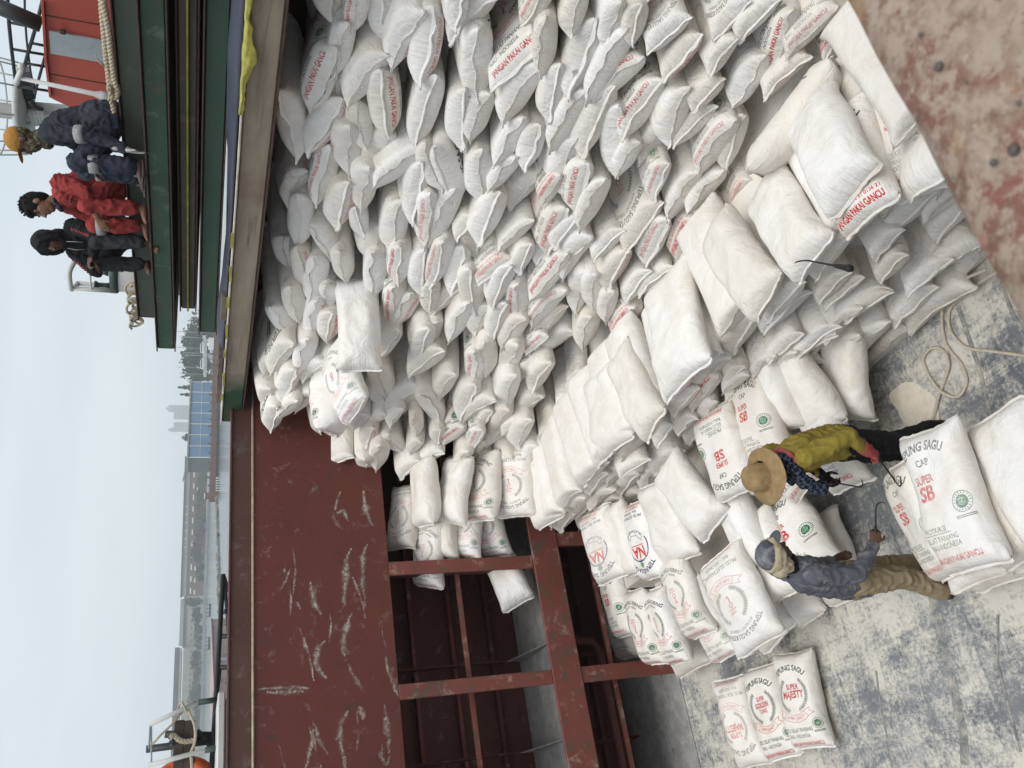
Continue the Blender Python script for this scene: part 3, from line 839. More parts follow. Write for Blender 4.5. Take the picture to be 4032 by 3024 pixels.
for q, (yy, zz, lab) in enumerate(((3.26, .62, 'blank sack on the near side of the front load'), (2.82, .60, 'blank sack at the near end of the front load'), (3.50, .58, 'blank sack right under the big SB sack'), (4.02, .40, 'blank sack under the slipping SB sack'),
        (3.08, .40, 'second layer sack on the near side of the front load'), (3.55, .36, 'third layer sack under the big SB sack'), (4.06, .18, 'bottom sack of the front load nearest the grey shirt'), (3.58, .14, 'bottom sack in the middle of the front load'), (3.10, .16, 'bottom sack on the near side of the front load'), (2.62, .38, 'second layer sack at the near end of the front load'), (2.62, .14, 'bottom sack at the near end of the front load'))):
    lying(V3((1.86, yy+.02, zz)), V3((.99, yy-.25, zz)), V3((.99, yy+.25, zz)), '-', 'plain', lab)

# labels for the sack ends: layer and place along the layer
ORD = ['first', 'second', 'third', 'fourth', 'fifth', 'sixth', 'seventh', 'eighth', 'ninth', 'tenth', 'eleventh', 'twelfth', 'thirteenth', 'fourteenth', 'fifteenth', 'sixteenth', 'seventeenth', 'eighteenth', 'nineteenth', 'twentieth', 'twenty-first', 'twenty-second']
KINDW = {'T': 'red lettered', 'U': 'red lettered', 'H': 'green lettered', 'h': 'dark lettered', '-': 'plain'}
for kind in ('up', 'low'):
    rows = {}
    for q in ALL:
        if q[2] != kind: continue
        r = int((4.75-q[1].z)/0.2) if kind == 'up' else int(max(q[1].z, 0)/0.2)
        rows.setdefault(max(r, 0), []).append(q)
    for r, qs in rows.items():
        qs.sort(key=lambda q: -q[1].y)
        for i, q in enumerate(qs):
            wd = 'half buried' if q[4] == 'buried' else 'dark lettered' if q[3] in 'Hh' and q[4] == 'wheat' else 'green lettered' if q[3] in 'Hh' else KINDW[q[3]]
            if kind == 'up': lab = '%s sack end, %s layer under the hatch cover, %s from the red wall' % (wd, ORD[min(r, 21)], ORD[min(i, 21)])
            else: lab = '%s sack end in the step front, %s layer up, %s from the red wall' % (wd, ORD[min(r, 21)], ORD[min(i, 21)])
            tag(q[0], lab, 'sack', 'sago sacks in the hold')
# the inside of the pile, only glimpsed between the ends
core = MB()
core.prism([(3.45, 0.4, 0.02), (3.45, 0.4, 1.45), (4.8, 0.4, 1.5), (5.6, 0.4, 4.35), (7.5, 0.4, 4.35), (7.5, 0.4, 0.02)], (0, 7.0, 0))
core.prism([(3.2, 7.4, 0.02), (3.3, 7.4, 1.0), (4.2, 7.4, 1.45), (5.0, 7.4, 4.3), (7.5, 7.4, 4.3), (7.5, 7.4, 0.02)], (0, 1.25, 0))
core.span((2.35, 5.5, .02), (3.4, 8.4, .62)); core.span((1.6, 6.4, .02), (2.4, 8.3, .30))
o = core.build('buried_sacks', CLOTH['plain']); tag(o, kind='stuff')
# ------------------------------------------------------------------ materials of the ship
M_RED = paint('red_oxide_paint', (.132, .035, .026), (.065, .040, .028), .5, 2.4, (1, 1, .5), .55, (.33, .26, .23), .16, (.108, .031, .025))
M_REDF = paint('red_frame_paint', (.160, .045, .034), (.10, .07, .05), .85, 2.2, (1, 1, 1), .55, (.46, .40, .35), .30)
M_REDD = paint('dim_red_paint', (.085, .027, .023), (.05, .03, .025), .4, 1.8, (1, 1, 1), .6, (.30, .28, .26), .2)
M_DUSTY = paint('dusty_grey_steel', (.25, .25, .25), (.10, .09, .085), .5, 2.5, (.5, 1, 1), .7, (.48, .46, .43), .7)
M_CREAM = flat('chafed_cream_weld', (.45, .36, .28), .7, .3, 14)
M_GREEN = paint('green_cover_paint', (.024, .060, .034), (.085, .055, .035), .75, 1.8, (1, .35, 1.2), .5, (.17, .20, .16), .30, (.032, .062, .040))
M_GREEND = paint('dark_green_cover_paint', (.018, .047, .030), (.075, .05, .035), .65, 1.8, (1, .3, 2), .5)
M_GREENW = paint('worn_green_cover_paint', (.042, .055, .038), (.09, .065, .045), .5, 1.2, (1, .25, 2), .55, (.16, .15, .12), .25)
M_BROWN = paint('dirty_brown_cover', (.055, .045, .034), (.09, .07, .05), .5, 1.5, (1, .2, 2), .6, (.14, .12, .10), .4)
M_BLACK = flat('black_rubber_and_grease', (.012, .012, .012), .6, .3)
M_RUST = flat('dark_rust', (.06, .03, .022), .8, .4, 12)

# cover A: bare brown dirt over most of its side, green left near its end
n = NM('worn_lower_cover_paint', .65, .3)
sep = n.new('ShaderNodeSeparateXYZ'); n.ln(n.tc.outputs['Object'], sep.inputs[0])
wob = n.mul(n.noise(1.2, 6, .6), 1.6)
edge = n.ramp(n.mul(sep.outputs['Y'], wob, 'ADD'), 8.55, 9.05)
dirt = n.mix(n.ramp(n.noise(2.2, 8, .65, .5, n.vec((1, .35, 2.5))), .3, .72), (.17, .135, .10), (.33, .28, .215))
dirt = n.mix(n.ramp(n.noise(1.4, 8, .7, 1.0, n.vec((1, .3, 3))), .56, .70), dirt, (.085, .060, .042))
c = n.mix(edge, dirt, n.mix(n.ramp(n.noise(6, 8, .7), .45, .6), (.022, .06, .03), (.035, .07, .035)))
rs = n.ramp(n.noise(.9, 4, .6), .58, .7)
c = n.mix(n.mul(rs, .5), c, (.10, .045, .03))
n.color(c); n.bump(n.noise(18, 8), .3, .01); n.bump(n.noise(2, 3), .25, .04); M_COVA = n.m

# floor: blue grey sheets trodden over with flour
n = NM('floury_floor_sheet', .75, .25)
v = n.vec((1, 1, 1), 'Object', (0, 0, .5))
base = n.mix(n.ramp(n.noise(1.1, 5), .35, .65), (.125, .140, .165), (.205, .222, .242))
base = n.mix(n.ramp(n.noise(6, 8, .72, .6, v), .56, .68), base, (.085, .088, .09))
f1 = n.noise(.95, 6, .60, .5, n.vec((1, 1, 1), 'Object', (0, 0, .4)))
f2 = n.noise(6.0, 10, .74, 1.0, n.vec((1.0, .22, 1), 'Object', (0, 0, .9)))
f4 = n.noise(7.0, 10, .74, 1.0, n.vec((.25, 1.0, 1), 'Object', (0, 0, .3)))
f3 = n.noise(30.0, 9, .78, .5, v)
sm = n.mul(n.mul(n.mul(f1, .36), n.mul(f2, .22), 'ADD'), n.mul(n.mul(f4, .20), n.mul(f3, .30), 'ADD'), 'ADD')
fl = n.ramp(sm, .492, .572)
c = n.mix(n.mul(fl, .90), base, n.mix(n.ramp(n.noise(2.5, 4), .35, .65), (.71, .675, .595), (.65, .625, .56)))
haz = n.ramp(n.noise(3.5, 10, .72, .8, v), .40, .75)
c = n.mix(n.mul(haz, .22), c, (.52, .50, .45))
n.color(c); n.bump(sm, .35, .03); n.bump(n.noise(60, 4), .15, .004); M_FLOOR = n.m
M_SEAM = paint('floor_seam_tape', (.15, .16, .165), (.09, .085, .08), .4, 4, (1, 1, 1), .7, (.58, .54, .46), .8)

# rusty primed coaming right under the photographer
n = NM('rusty_pink_primer', .85, .15)
c = n.mix(n.ramp(n.noise(7, 9, .7, .3), .42, .58), (0.228, 0.090, 0.072), (0.182, 0.115, 0.083))
c = n.mix(n.ramp(n.noise(14, 12, .75, .3), .44, .56), c, (0.304, 0.234, 0.176))
c = n.mix(n.mul(n.ramp(n.noise(70, 10, .75, .2), .46, .56), .85), c, (0.380, 0.302, 0.241))
c = n.mix(n.mul(n.ramp(n.noise(55, 8, .75), .56, .64), .8), c, (0.167, 0.101, 0.072))
c = n.mix(n.mul(n.ramp(n.noise(120, 5, .7), .60, .68), .6), c, (0.471, 0.403, 0.345))
c = n.mix(n.mul(n.ramp(n.noise(5.5, 6, .65, .4), .56, .66), .8), c, (0.319, 0.158, 0.034))
c = n.mix(n.mul(n.ramp(n.noise(8.5, 7, .7, .2), .60, .66), .75), c, (0.380, 0.151, 0.124))
c = n.mix(n.ramp(n.noise(13.0, 3, .5), .765, .785), c, (0.053, 0.036, 0.031))
n.color(c)
n.bump(n.noise(90, 8, .75), .6, .003); n.bump(n.noise(22, 9, .7), .6, .006); M_PINK = n.m

# ------------------------------------------------------------------ hold: floor, wall, coamings
WY, ZT, ZB, ZS1, ZS2 = 8.70, 4.90, 3.265, 1.575, 1.235
o = MB().span((-6, .3, -.06), (9.5, WY+2.6, 0)).build('hold_floor', M_FLOOR); tag(o, kind='structure')
def strip(name, pts, w_, h=.008):
    fine = []
    for a, b in zip(pts[:-1], pts[1:]):
        for k in range(8): fine.append(Vector(a).lerp(Vector(b), k/8))
    fine.append(Vector(pts[-1])); vs = []; fs = []
    for i, p in enumerate(fine):
        d = (fine[min(i+1, len(fine)-1)]-fine[max(i-1, 0)]).normalized(); q = Vector((-d.y, d.x, 0))*w_/2
        j = q*(1+.35*mnoise.noise(p*6)); k = q*(1+.35*mnoise.noise(p*6+Vector((3, 3, 3))))
        vs += [p+j*1.6+Vector((0, 0, -.0005)), p+j+Vector((0, 0, h)), p-k+Vector((0, 0, h)), p-k*1.6+Vector((0, 0, -.0005))]
    for i in range(len(fine)-1):
        for c_ in range(3): fs.append((i*4+c_, i*4+c_+1, (i+1)*4+c_+1, (i+1)*4+c_))
    m = MB().add(vs, fs)
    return m.build(name, M_SEAM, o)
fl = lambda *q: [tuple(onz(x, y, .001)) for x, y in q]
strip('seam_strip', fl((3665, 2320), (3706, 2500), (3752, 2700), (3790, 2860), (3800, 3010)), .05, .012)
strip('seam_strip', fl((3930, 2420), (3930, 2610), (3978, 2800), (4020, 2960)), .012, .009)
strip('seam_strip', fl((3774, 1210), (3850, 1430), (3895, 1600), (3912, 1660)), .022, .010)
strip('seam_strip', fl((3945, 1120), (3985, 1230), (4031, 1300)), .018, .007)
strip('seam_strip', fl((3470, 1960), (3520, 2120), (3560, 2210)), .02, .011)
strip('seam_strip', fl((3450, 2640), (3470, 2800), (3520, 3010)), .012, .006)

wall = empty('hold_wall', (0, WY, 0), 'dark red steel hold side with open bays below its coaming plate', 'ship wall')
W = lambda m, n_, mt: m.build(n_, mt, wall)
X0, X1 = -7.5, 10.0
W(MB().span((X0, WY, ZB), (X1, WY+.014, ZT), .003), 'coaming_plate', M_RED)
W(MB().span((X0, WY-.03, ZT), (X1, WY+.10, ZT+.02), .004), 'coaming_flange', M_REDD)
W(MB().tube([(X0, WY-.012, ZT-.215), (X1, WY-.012, ZT-.215)], .012, 8), 'weld_bead', M_CREAM)
W(MB().span((X0, WY-.008, ZT-.20), (X1, WY-.001, ZT-.005), .003), 'top_band', paint('browned_red_band', (.075, .032, .026), (.12, .10, .08), .55, 2.0, (.6, 1, 1), .6, (.26, .22, .19), .2))
# floury scrapes: raised smears of dried flour left by swung sacks
n = NM('dried_flour_smear', .8, .2)
su = n.new('ShaderNodeSeparateXYZ'); n.ln(n.tc.outputs['UV'], su.inputs[0])
ed = n.mul(n.mul(n.mul(su.outputs[1], .5, 'SUBTRACT'), 0, 'ABSOLUTE'), -2.0); ed = n.mul(ed, 1.0, 'ADD')
nz_ = n.mul(n.mul(n.noise(34, 9, .75, .3), .62), n.mul(n.noise(5, 4, .6), .55), 'ADD')
msk = n.ramp(n.mul(nz_, n.mul(n.mul(ed, .45), .58, 'ADD')), .50, .72)
n.color(n.mix(n.ramp(n.noise(60, 5), .35, .65), (.40, .33, .28), (.58, .52, .46))); n.ln(n.mul(msk, .9), n.b.inputs['Alpha']); M_FLOUR = n.m
rs_ = random.Random(5)
SCR = """1432 1930 1437 1990 1455 2050 1468 2070|1448 2142 1428 2190 1427 2260 1430 2330 1440 2390|1385 2160 1365 2200 1360 2280 1355 2380 1340 2410|1386 2412 1360 2480 1350 2545 1360 2585|1372 2615 1400 2670 1430 2725 1460 2732|1283 2520 1250 2560 1245 2610 1262 2650 1285 2672
1494 2450 1510 2510 1520 2560|1520 2580 1530 2650 1555 2720 1568 2740|1372 2800 1345 2850 1338 2920 1360 3010|1240 2850 1255 2910 1290 2970|1222 2290 1236 2370 1262 2420|1317 2010 1330 1960 1345 1935|1325 2020 1350 2010 1372 2052|1015 2712 1120 2708 1215 2710|1050 2726 1195 2724|1505 2930 1500 2980 1525 3010 1540 2970|1125 2230 1118 2262|1170 2370 1180 2400|1100 2330 1128 2280 1140 2240"""
def film(pts, w_):
    fine = []
    for i in range(len(pts)-1):
        for k in range(7): fine.append(pts[i].lerp(pts[i+1], k/7))
    fine.append(pts[-1]); vs = []; fs = []; uv = []; N = len(fine)
    for i, p in enumerate(fine):
        d = (fine[min(i+1, N-1)]-fine[max(i-1, 0)]).normalized(); q = Vector((d.z, 0, -d.x))
        ww = w_*(.35+.65*math.sin(math.pi*min(max(i/(N-1), .04), .96)))*(1+.5*mnoise.noise(p*7))
        c = p+q*.010*mnoise.noise(p*9)
        vs += [c-q*ww, c+q*ww]
    for i in range(N-1):
        fs.append((2*i, 2*i+1, 2*i+3, 2*i+2)); uv += [i/N, 0, i/N, 1, (i+1)/N, 1, (i+1)/N, 0]
    me = bpy.data.meshes.new('flour_smear'); me.from_pydata([tuple(v) for v in vs], [], fs); l = me.uv_layers.new(name='UV'); l.data.foreach_set('uv', uv); me.update()
    return link('flour_smear', me, M_FLOUR, wall)
for k_, seg in enumerate(SCR.replace('\n', '|').split('|')):
    q = list(map(float, seg.split())); pts = [ony(q[i], q[i+1], WY-.0016-.0001*k_) for i in range(0, len(q), 2)]
    film(pts, rs_.uniform(.04, .085))
for k_ in range(34):
    x = rs_.uniform(-4.2, 2.6); z = rs_.uniform(ZB+.08, ZT-.45); L_ = rs_.uniform(.15, .55); t_ = rs_.uniform(-.25, .25)
    film([Vector((x, WY-.0042-.0001*k_, z)), Vector((x+L_*.5, WY-.0042-.0001*k_, z+t_*L_*.5-.02)), Vector((x+L_, WY-.0042-.0001*k_, z+t_*L_))], rs_.uniform(.025, .06))
film([ony(1515, 2775, WY-.007), ony(1528, 2860, WY-.007), ony(1535, 2965, WY-.007)], .10)
film([ony(1418, 2780, WY-.0072), ony(1428, 2835, WY-.0072)], .07)
# side structure below the coaming
W(MB().span((X0, WY-.02, ZS2), (X1, WY+.02, ZS1), .006), 'stringer', M_REDF)
for px, py in ((1760, 2228), (1775, 2705), (1550, 3160)):
    x = ony(px, py, WY).x
    W(MB().span((x-.075, WY-.005, ZS1+.002), (x+.075, WY+.03, ZB-.002), .005), 'frame', M_REDF)
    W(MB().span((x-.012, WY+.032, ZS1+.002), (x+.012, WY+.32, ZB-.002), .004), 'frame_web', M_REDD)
for px, py in ((2250, 2120), (2450, 2640)):
    x = ony(px, py, WY).x
    W(MB().span((x-.085, WY-.005, .02), (x+.085, WY+.03, ZS2-.002), .005), 'frame', M_REDF)
    W(MB().span((x-.012, WY+.032, .02), (x+.012, WY+.30, ZS2-.002), .004), 'frame_web', M_REDD)
W(MB().span((X0, WY+.022, 1.33), (X1, WY+1.55, 1.345), .004), 'stringer_shelf', M_DUSTY)
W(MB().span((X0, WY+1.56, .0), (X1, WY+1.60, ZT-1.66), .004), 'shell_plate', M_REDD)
for zz in (2.75, 2.25, 1.75, .95, .45):
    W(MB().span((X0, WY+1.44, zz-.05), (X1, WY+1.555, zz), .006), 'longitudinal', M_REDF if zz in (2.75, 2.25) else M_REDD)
for k in range(9):
    x = -6.4+k*1.05
    W(MB().span((x-.012, WY+1.30, 1.40), (x+.012, WY+1.437, ZB-.01), .004), 'shell_frame', M_REDD)
    W(MB().span((x-.012, WY+1.30, .01), (x+.012, WY+1.437, 1.32), .004), 'shell_frame', M_REDD)
    W(MB().prism([(x-.02, WY+.35, 1.35), (x-.02, WY+1.3, 1.35), (x-.02, WY+1.3, 1.60)], (.012, 0, 0)), 'bracket', M_DUSTY)
for zz in (2.42, .70):
    W(MB().bar((X0, WY+.30, zz), (X1, WY+.30, zz), .05, .05), 'inner_rail', M_REDF)
W(MB().tube([(X0, WY+.7, .62), (1.9, WY+.7, .62), (2.02, WY+.7, .70), (2.05, WY+.7, 1.30)], .055, 10), 'bilge_pipe', M_REDD)
W(MB().bar((X0, WY+.8, .012), (X1, WY+.8, .012), 1.5, .02), 'bilge_ledge', M_DUSTY)
# deck beside the hatch and hull
M_DECK = paint('deck_paint', (.10, .035, .028), (.06, .04, .03), .5, 1.5)
o = MB().span((X0, WY+.016, ZB), (X1+6, WY+3.4, ZB+.02)).build('side_deck', M_DECK); tag(o, kind='structure')
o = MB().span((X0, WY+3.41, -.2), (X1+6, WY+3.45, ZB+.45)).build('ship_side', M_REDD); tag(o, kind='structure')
# near coaming, the camera leans over it
near_c = empty('near_coaming', (0, .2, 4.2), 'rust scabbed pink primed hatch coaming edge, close in the corner', 'hatch coaming')
m = MB()
prof = [(.262, 4.795), (.258, 4.775), (.262, 4.700), (.262, 3.3)]
ys = [(-.25, 4.800), (-.10, 4.801), (.05, 4.800), (.20, 4.801), (.235, 4.799), (.252, 4.792), (.262, 4.779), (.265, 4.760), (.262, 4.700), (.258, 4.3), (.258, 3.3), (-.25, 3.3)]
rr = random.Random(2); secs = []
NX = 150
for i in range(NX+1):
    x = -1.6+i*.03; secs.append([(x, y+(mnoise.noise(Vector((x*9, k*3.1, 1)))*.004 if 2 < k < 10 else 0), z+mnoise.noise(Vector((x*7, k*2.3, 5)))*.0025) for k, (y, z) in enumerate(ys)])
vs = [p for s_ in secs for p in s_]; nn = len(ys); fs = []
for i in range(NX):
    for k in range(nn):
        l = (k+1) % nn; fs.append((i*nn+k, i*nn+l, (i+1)*nn+l, (i+1)*nn+k))
fs.append(tuple(range(nn))); fs.append(tuple(NX*nn+k for k in range(nn))[::-1])
m.add(vs, fs, True)
m.build('coaming_bar', M_PINK, near_c)
M_BLOB = flat('grey_weld_spatter', (.10, .085, .075), .6, .5, 120)
for px, py, r_ in ((3695, 262, .010), (3622, 138, .005), (3990, 590, .011), (3910, 640, .007), (3805, 325, .003), (4010, 405, .005), (3755, 700, .003)):
    p = onz(px, py, 4.803); MB().ball(p, r_*.32, 9, 6, (1, 1, .6)).build('weld_spatter', M_BLOB, near_c)
M_ORG = flat('orange_rust', (.45, .19, .04), .9, .3, 60)

# ------------------------------------------------------------------ hatch covers
def cover(label, x, y0, y1, z0, z1, depth, mat_, endmat=None, lip=M_RUST, hinges=True):
    e = empty('hatch_cover', (x+depth/2, (y0+y1)/2, z0), label, 'hatch cover', 'pontoon hatch covers')
    MB().span((x, y0, z0+.016), (x+depth, y1, z1-.016), .012).build('panel', mat_, e)
    MB().span((x-.03, y0-.02, z1-.014), (x+depth, y1+.02, z1), .004).build('top_lip', lip, e)
    MB().span((x-.022, y0-.02, z0), (x+depth, y1+.02, z0+.014), .004).build('bottom_lip', M_RUST, e)
    if hinges:
        hm = endmat or mat_
        for xx in (x+.35, x+depth-.35):
            MB().span((xx-.20, y1+.003, z0+.02), (xx+.20, y1+.10, z0+(z1-z0)*.55), .02).build('end_bracket', hm, e)
            MB().tube([(xx-.13, y1+.07, z0+(z1-z0)*.62), (xx+.13, y1+.07, z0+(z1-z0)*.62)], .045, 10).build('roller', M_BLACK, e)
            MB().lathe((xx-.2, y1+.05, z0+(z1-z0)*.8), (1, 0, 0), [(.03, 0), (.03, .06), (.05, .06), (.05, .1), (.03, .1), (.03, .16)], 10).build('pin', M_BLACK, e)
    return e
XA = 4.757
cA = cover('dirt browned lowest hatch cover with white top edge and green end', XA, .35, 9.0, 4.779, 5.021, 2.1, M_COVA, M_GREEN, flat('chafed_white_edge', (.50, .46, .38), .7, .35, 10))
XB = 5.8
def zx(px, py, x=XB): return onx(px, py, x).z
cover('dark green cover behind the tarpaulin, second from below', XB, .35, 8.72, 5.085, 5.292, 2.1, M_GREEND, M_GREEND)
cover('brown cover with a yellow strap along it, middle of the stack', XB+.10, .35, 8.40, 5.318, 5.497, 2.0, M_BROWN, M_GREEND)
MB().span((XB+.062, 3.4, 5.40), (XB+.0985, 8.4, 5.418), .004).build('yellow_strap', flat('yellow_strap', (.30, .26, .03), .7, .3), COL.objects['hatch_cover.002'])
cover('long green cover the three men rest their feet on', XB, .35, 9.12, 5.545, 5.758, 2.1, M_GREEN, M_GREEND)
cover('topmost cover the three men sit on, olive at one end', XB+.32, .35, 8.95, 5.762, 5.975, 2.0, M_GREENW, M_GREEND)
cover('closed hatch cover under the cover stack', XA+2.14, .35, 9.0, 4.779, 5.0, 2.1, M_GREENW, M_GREEN, hinges=False)
cover('closed hatch cover beyond the cover stack', XA+4.28, .35, 9.0, 4.779, 5.0, 2.1, M_GREENW, M_GREEN, hinges=False)

# tarpaulin folded on the lowest cover
def ribbon_cloth(name, fn, nu, nv, mat_, parent, thick=.012):
    vs = []; fs = []
    for i in range(nu+1):
        for j in range(nv+1): vs.append(fn(i/nu, j/nv))
    for i in range(nu):
        for j in range(nv): fs.append((i*(nv+1)+j, i*(nv+1)+j+1, (i+1)*(nv+1)+j+1, (i+1)*(nv+1)+j))
    me = bpy.data.meshes.new(name); me.from_pydata([tuple(v) for v in vs], [], fs); me.update()
    me.polygons.foreach_set('use_smooth', [True]*len(fs))
    ob = link(name, me, mat_, parent)
    sm_ = ob.modifiers.new('thick', 'SOLIDIFY'); sm_.thickness = thick; sm_.offset = 0
    return ob
M_TARP = flat('blue_grey_tarpaulin', (.030, .034, .055), .5, .3, 3, bump=.3)
def tarpf(u, v):
    y = 1.0+u*7.35
    h = .012+.075*math.sin(math.pi*min(1, v*1.0))**.8*(.55+.45*math.sin(y*1.7+.7)+.25*mnoise.noise(Vector((y*2.2, v*4, 0))))*(1-max(0, (u-.86)/.14))
    return Vector((XA+.10+v*.75+.04*math.sin(y*2.1)-.03*u, y, 5.024+max(.006, h)))
tp = ribbon_cloth('tarpaulin', tarpf, 110, 14, M_TARP, None)
tag(tp, 'folded blue grey tarpaulin lying on the lowest hatch cover', 'tarpaulin')
M_YEL = NM('torn_yellow_plastic', .45, .4)
_n = M_YEL.noise(6, 6, .7, 1); M_YEL.color(M_YEL.mix(M_YEL.ramp(_n, .35, .65), (.22, .20, .03), (.44, .41, .08))); M_YEL.bump(_n, .5, .02); M_YEL = M_YEL.m
def yelf(u, v):
    y = 2.6+u*1.72
    wv_ = .02*mnoise.noise(Vector((y*9, v*5, 3)))
    x = XA-.036-.02*abs(mnoise.noise(Vector((y*5, v*7, 8))))-(.004 if v > .25 else -.1*(.25-v)*4)
    return Vector((x, y, 5.03-max(0, v-.2)*(.050+.02*math.sin(y*7)+.06*mnoise.noise(Vector((y*3, 0, 2)))+.03*mnoise.noise(Vector((y*14, v, 6))))+wv_*.5))
yl = ribbon_cloth('plastic_sheet', yelf, 60, 8, M_YEL, None, .004)
tag(yl, 'torn yellow plastic sheet hanging over the lowest cover edge', 'plastic sheet')
for k in range(7):
    y = 5.6+k*.45
    MB().bar((XA-.034, y, 5.024), (XA-.034, y+.2+.1*math.sin(k*3), 5.024-.01*(k % 2)), .006, .022).build('torn_strip', M_YEL, yl)
# scraps of timber lying on the outer end of the lowest cover
M_WOOD = flat('grey_timber', (.13, .10, .075), .8, .4, 9)
for k, (px, py, L_, lab) in enumerate(((880, 1450, .5, 'short grey timber on the end of the lowest cover'), (866, 1560, .42, 'dark timber offcut at the end of the lowest cover'), (905, 1240, .3, 'small timber block beside the tarpaulin edge'))):
    p = onx(px, py, XA+.02); 
    tag(MB().box((p.x+.1, p.y, 5.024+.03), (.10, L_, .055), Matrix.Rotation(.1*k, 3, 'Z')).build('timber_block', M_WOOD), lab, 'timber')
# ------------------------------------------------------------------ people
V = Vector
def cap_tube(m, pts, rs, seg=12):
    m.tube(pts, rs, seg)
    for p, r in zip(pts, rs): m.ball(p, r*0.995, seg, 8)
def loft(m, pts, rx, ry, side=(0, 1, 0), seg=18):
    """closed loft with elliptical rings; side = direction of rx"""
    pts = [V(p) for p in pts]; n = len(pts); vs = []; fs = []
    for i, p in enumerate(pts):
        t = (pts[min(i+1, n-1)]-pts[max(i-1, 0)]).normalized()
        sv = V(side); sv = (sv-t*sv.dot(t)).normalized(); fv = t.cross(sv)
        for k in range(seg):
            a = 2*math.pi*k/seg; vs.append(p+sv*rx[i]*math.cos(a)+fv*ry[i]*math.sin(a))
    for i in range(n-1):
        for k in range(seg):
            l = (k+1) % seg; fs.append((i*seg+k, i*seg+l, (i+1)*seg+l, (i+1)*seg+k))
    fs.append(tuple(range(seg))[::-1]); fs.append(tuple((n-1)*seg+k for k in range(seg)))
    m.add(vs, fs, True)
    return m
def fused(name, m, voxel, smooth, mat_, parent, Mw, fold=0.0, fscale=9.0, seed=0, stretch=(1, 1, 1)):
    me = m.mesh('tmp'); o = bpy.data.objects.new('tmp', me); COL.objects.link(o)
    r = o.modifiers.new('r', 'REMESH'); r.mode = 'VOXEL'; r.voxel_size = voxel
    s = o.modifiers.new('s', 'SMOOTH'); s.factor = 0.5; s.iterations = smooth
    dg = bpy.context.evaluated_depsgraph_get()
    nm = bpy.data.meshes.new_from_object(o.evaluated_get(dg))
    bpy.data.objects.remove(o); bpy.data.meshes.remove(me)
    if fold:
        off = V((seed*3.7, seed*1.3, seed*7.1))
        nv = [(v.co.copy(), v.normal.copy()) for v in nm.vertices]
        for v, (c, q) in zip(nm.vertices, nv):
            p = V((c.x*fscale*stretch[0], c.y*fscale*stretch[1], c.z*fscale*stretch[2]))+off
            d = 1-2*abs(mnoise.noise(p+V((mnoise.noise(p*.6)*1.3, 0, mnoise.noise(p*.45+V((9, 0, 0)))*1.5))))
            d = max(d, 0)**1.8
            v.co = c+q*(fold*(d-.35)+fold*.5*mnoise.noise(p*2.3))
    nm.transform(Mw); nm.name = name
    nm.polygons.foreach_set('use_smooth', [True]*len(nm.polygons)); nm.update()
    return link(name, nm, mat_, parent)
def placed(name, m, mat_, parent, Mw):
    me = m.mesh(name); me.transform(Mw); return link(name, me, mat_, parent)

def hand(m, wr, d, pn, side, curl=0.5, sc=1.0):
    """palm, four unequal bent fingers and a thumb from the side of the palm; pn = palm normal (fingers close to it)"""
    wr, d, pn = V(wr), V(d).normalized(), V(pn); pn = (pn-d*pn.dot(d)).normalized(); sv = d.cross(pn)*side
    loft(m, [wr-d*.01, wr+d*.02*sc, wr+d*.055*sc, wr+d*.09*sc], [.026*sc, .034*sc, .041*sc, .038*sc], [.021*sc, .019*sc, .016*sc, .012*sc], sv, 14)
    for k, (o, L) in enumerate(((.030, .070), (.010, .079), (-.010, .074), (-.029, .058))):
        p = wr+d*(.086-.006*abs(k-1.2))*sc+sv*o*sc; a = 0.0; pts = [p-d*.012]; rr = [.0092*sc]
        for j, f in enumerate((.45, .32, .23)):
            a += curl*(0.75+.15*j); q = d*math.cos(a)+pn*math.sin(a)
            p = p+q*L*f*sc; pts.append(p); rr.append((.0088-.0010*j)*sc)
        cap_tube(m, pts, rr, 8)
    b = wr+d*.03*sc+sv*.030*sc
    t1 = b+(d*.55+sv*.75+pn*.25).normalized()*.040*sc; t2 = t1+(d*.8+sv*.15+pn*.55*min(1, curl+.3)).normalized()*.034*sc
    cap_tube(m, [b, t1, t2], [.0125*sc, .0105*sc, .0085*sc], 8)
def foot(m, an, toe, r=.034):
    an, toe = V(an), V(toe); d = toe-an; L = d.length; sd = d.cross(V((0, 0, 1))).normalized()
    heel = an-d.normalized()*.045; heel.z = toe.z+.012
    loft(m, [heel, an*0.55+heel*.45+V((0, 0, -.005)), an.lerp(toe, .45)+V((0, 0, -.012)), an.lerp(toe, .8), toe], [.020, .033, .040, .043, .030], [.020, .036, .030, .020, .013], sd, 14)
    for k in range(5):
        p = toe+sd*(-.034+.017*k)-d.normalized()*(.004*abs(k-1)); m.ball(p, .0115-.001*abs(k-1), 7, 5)
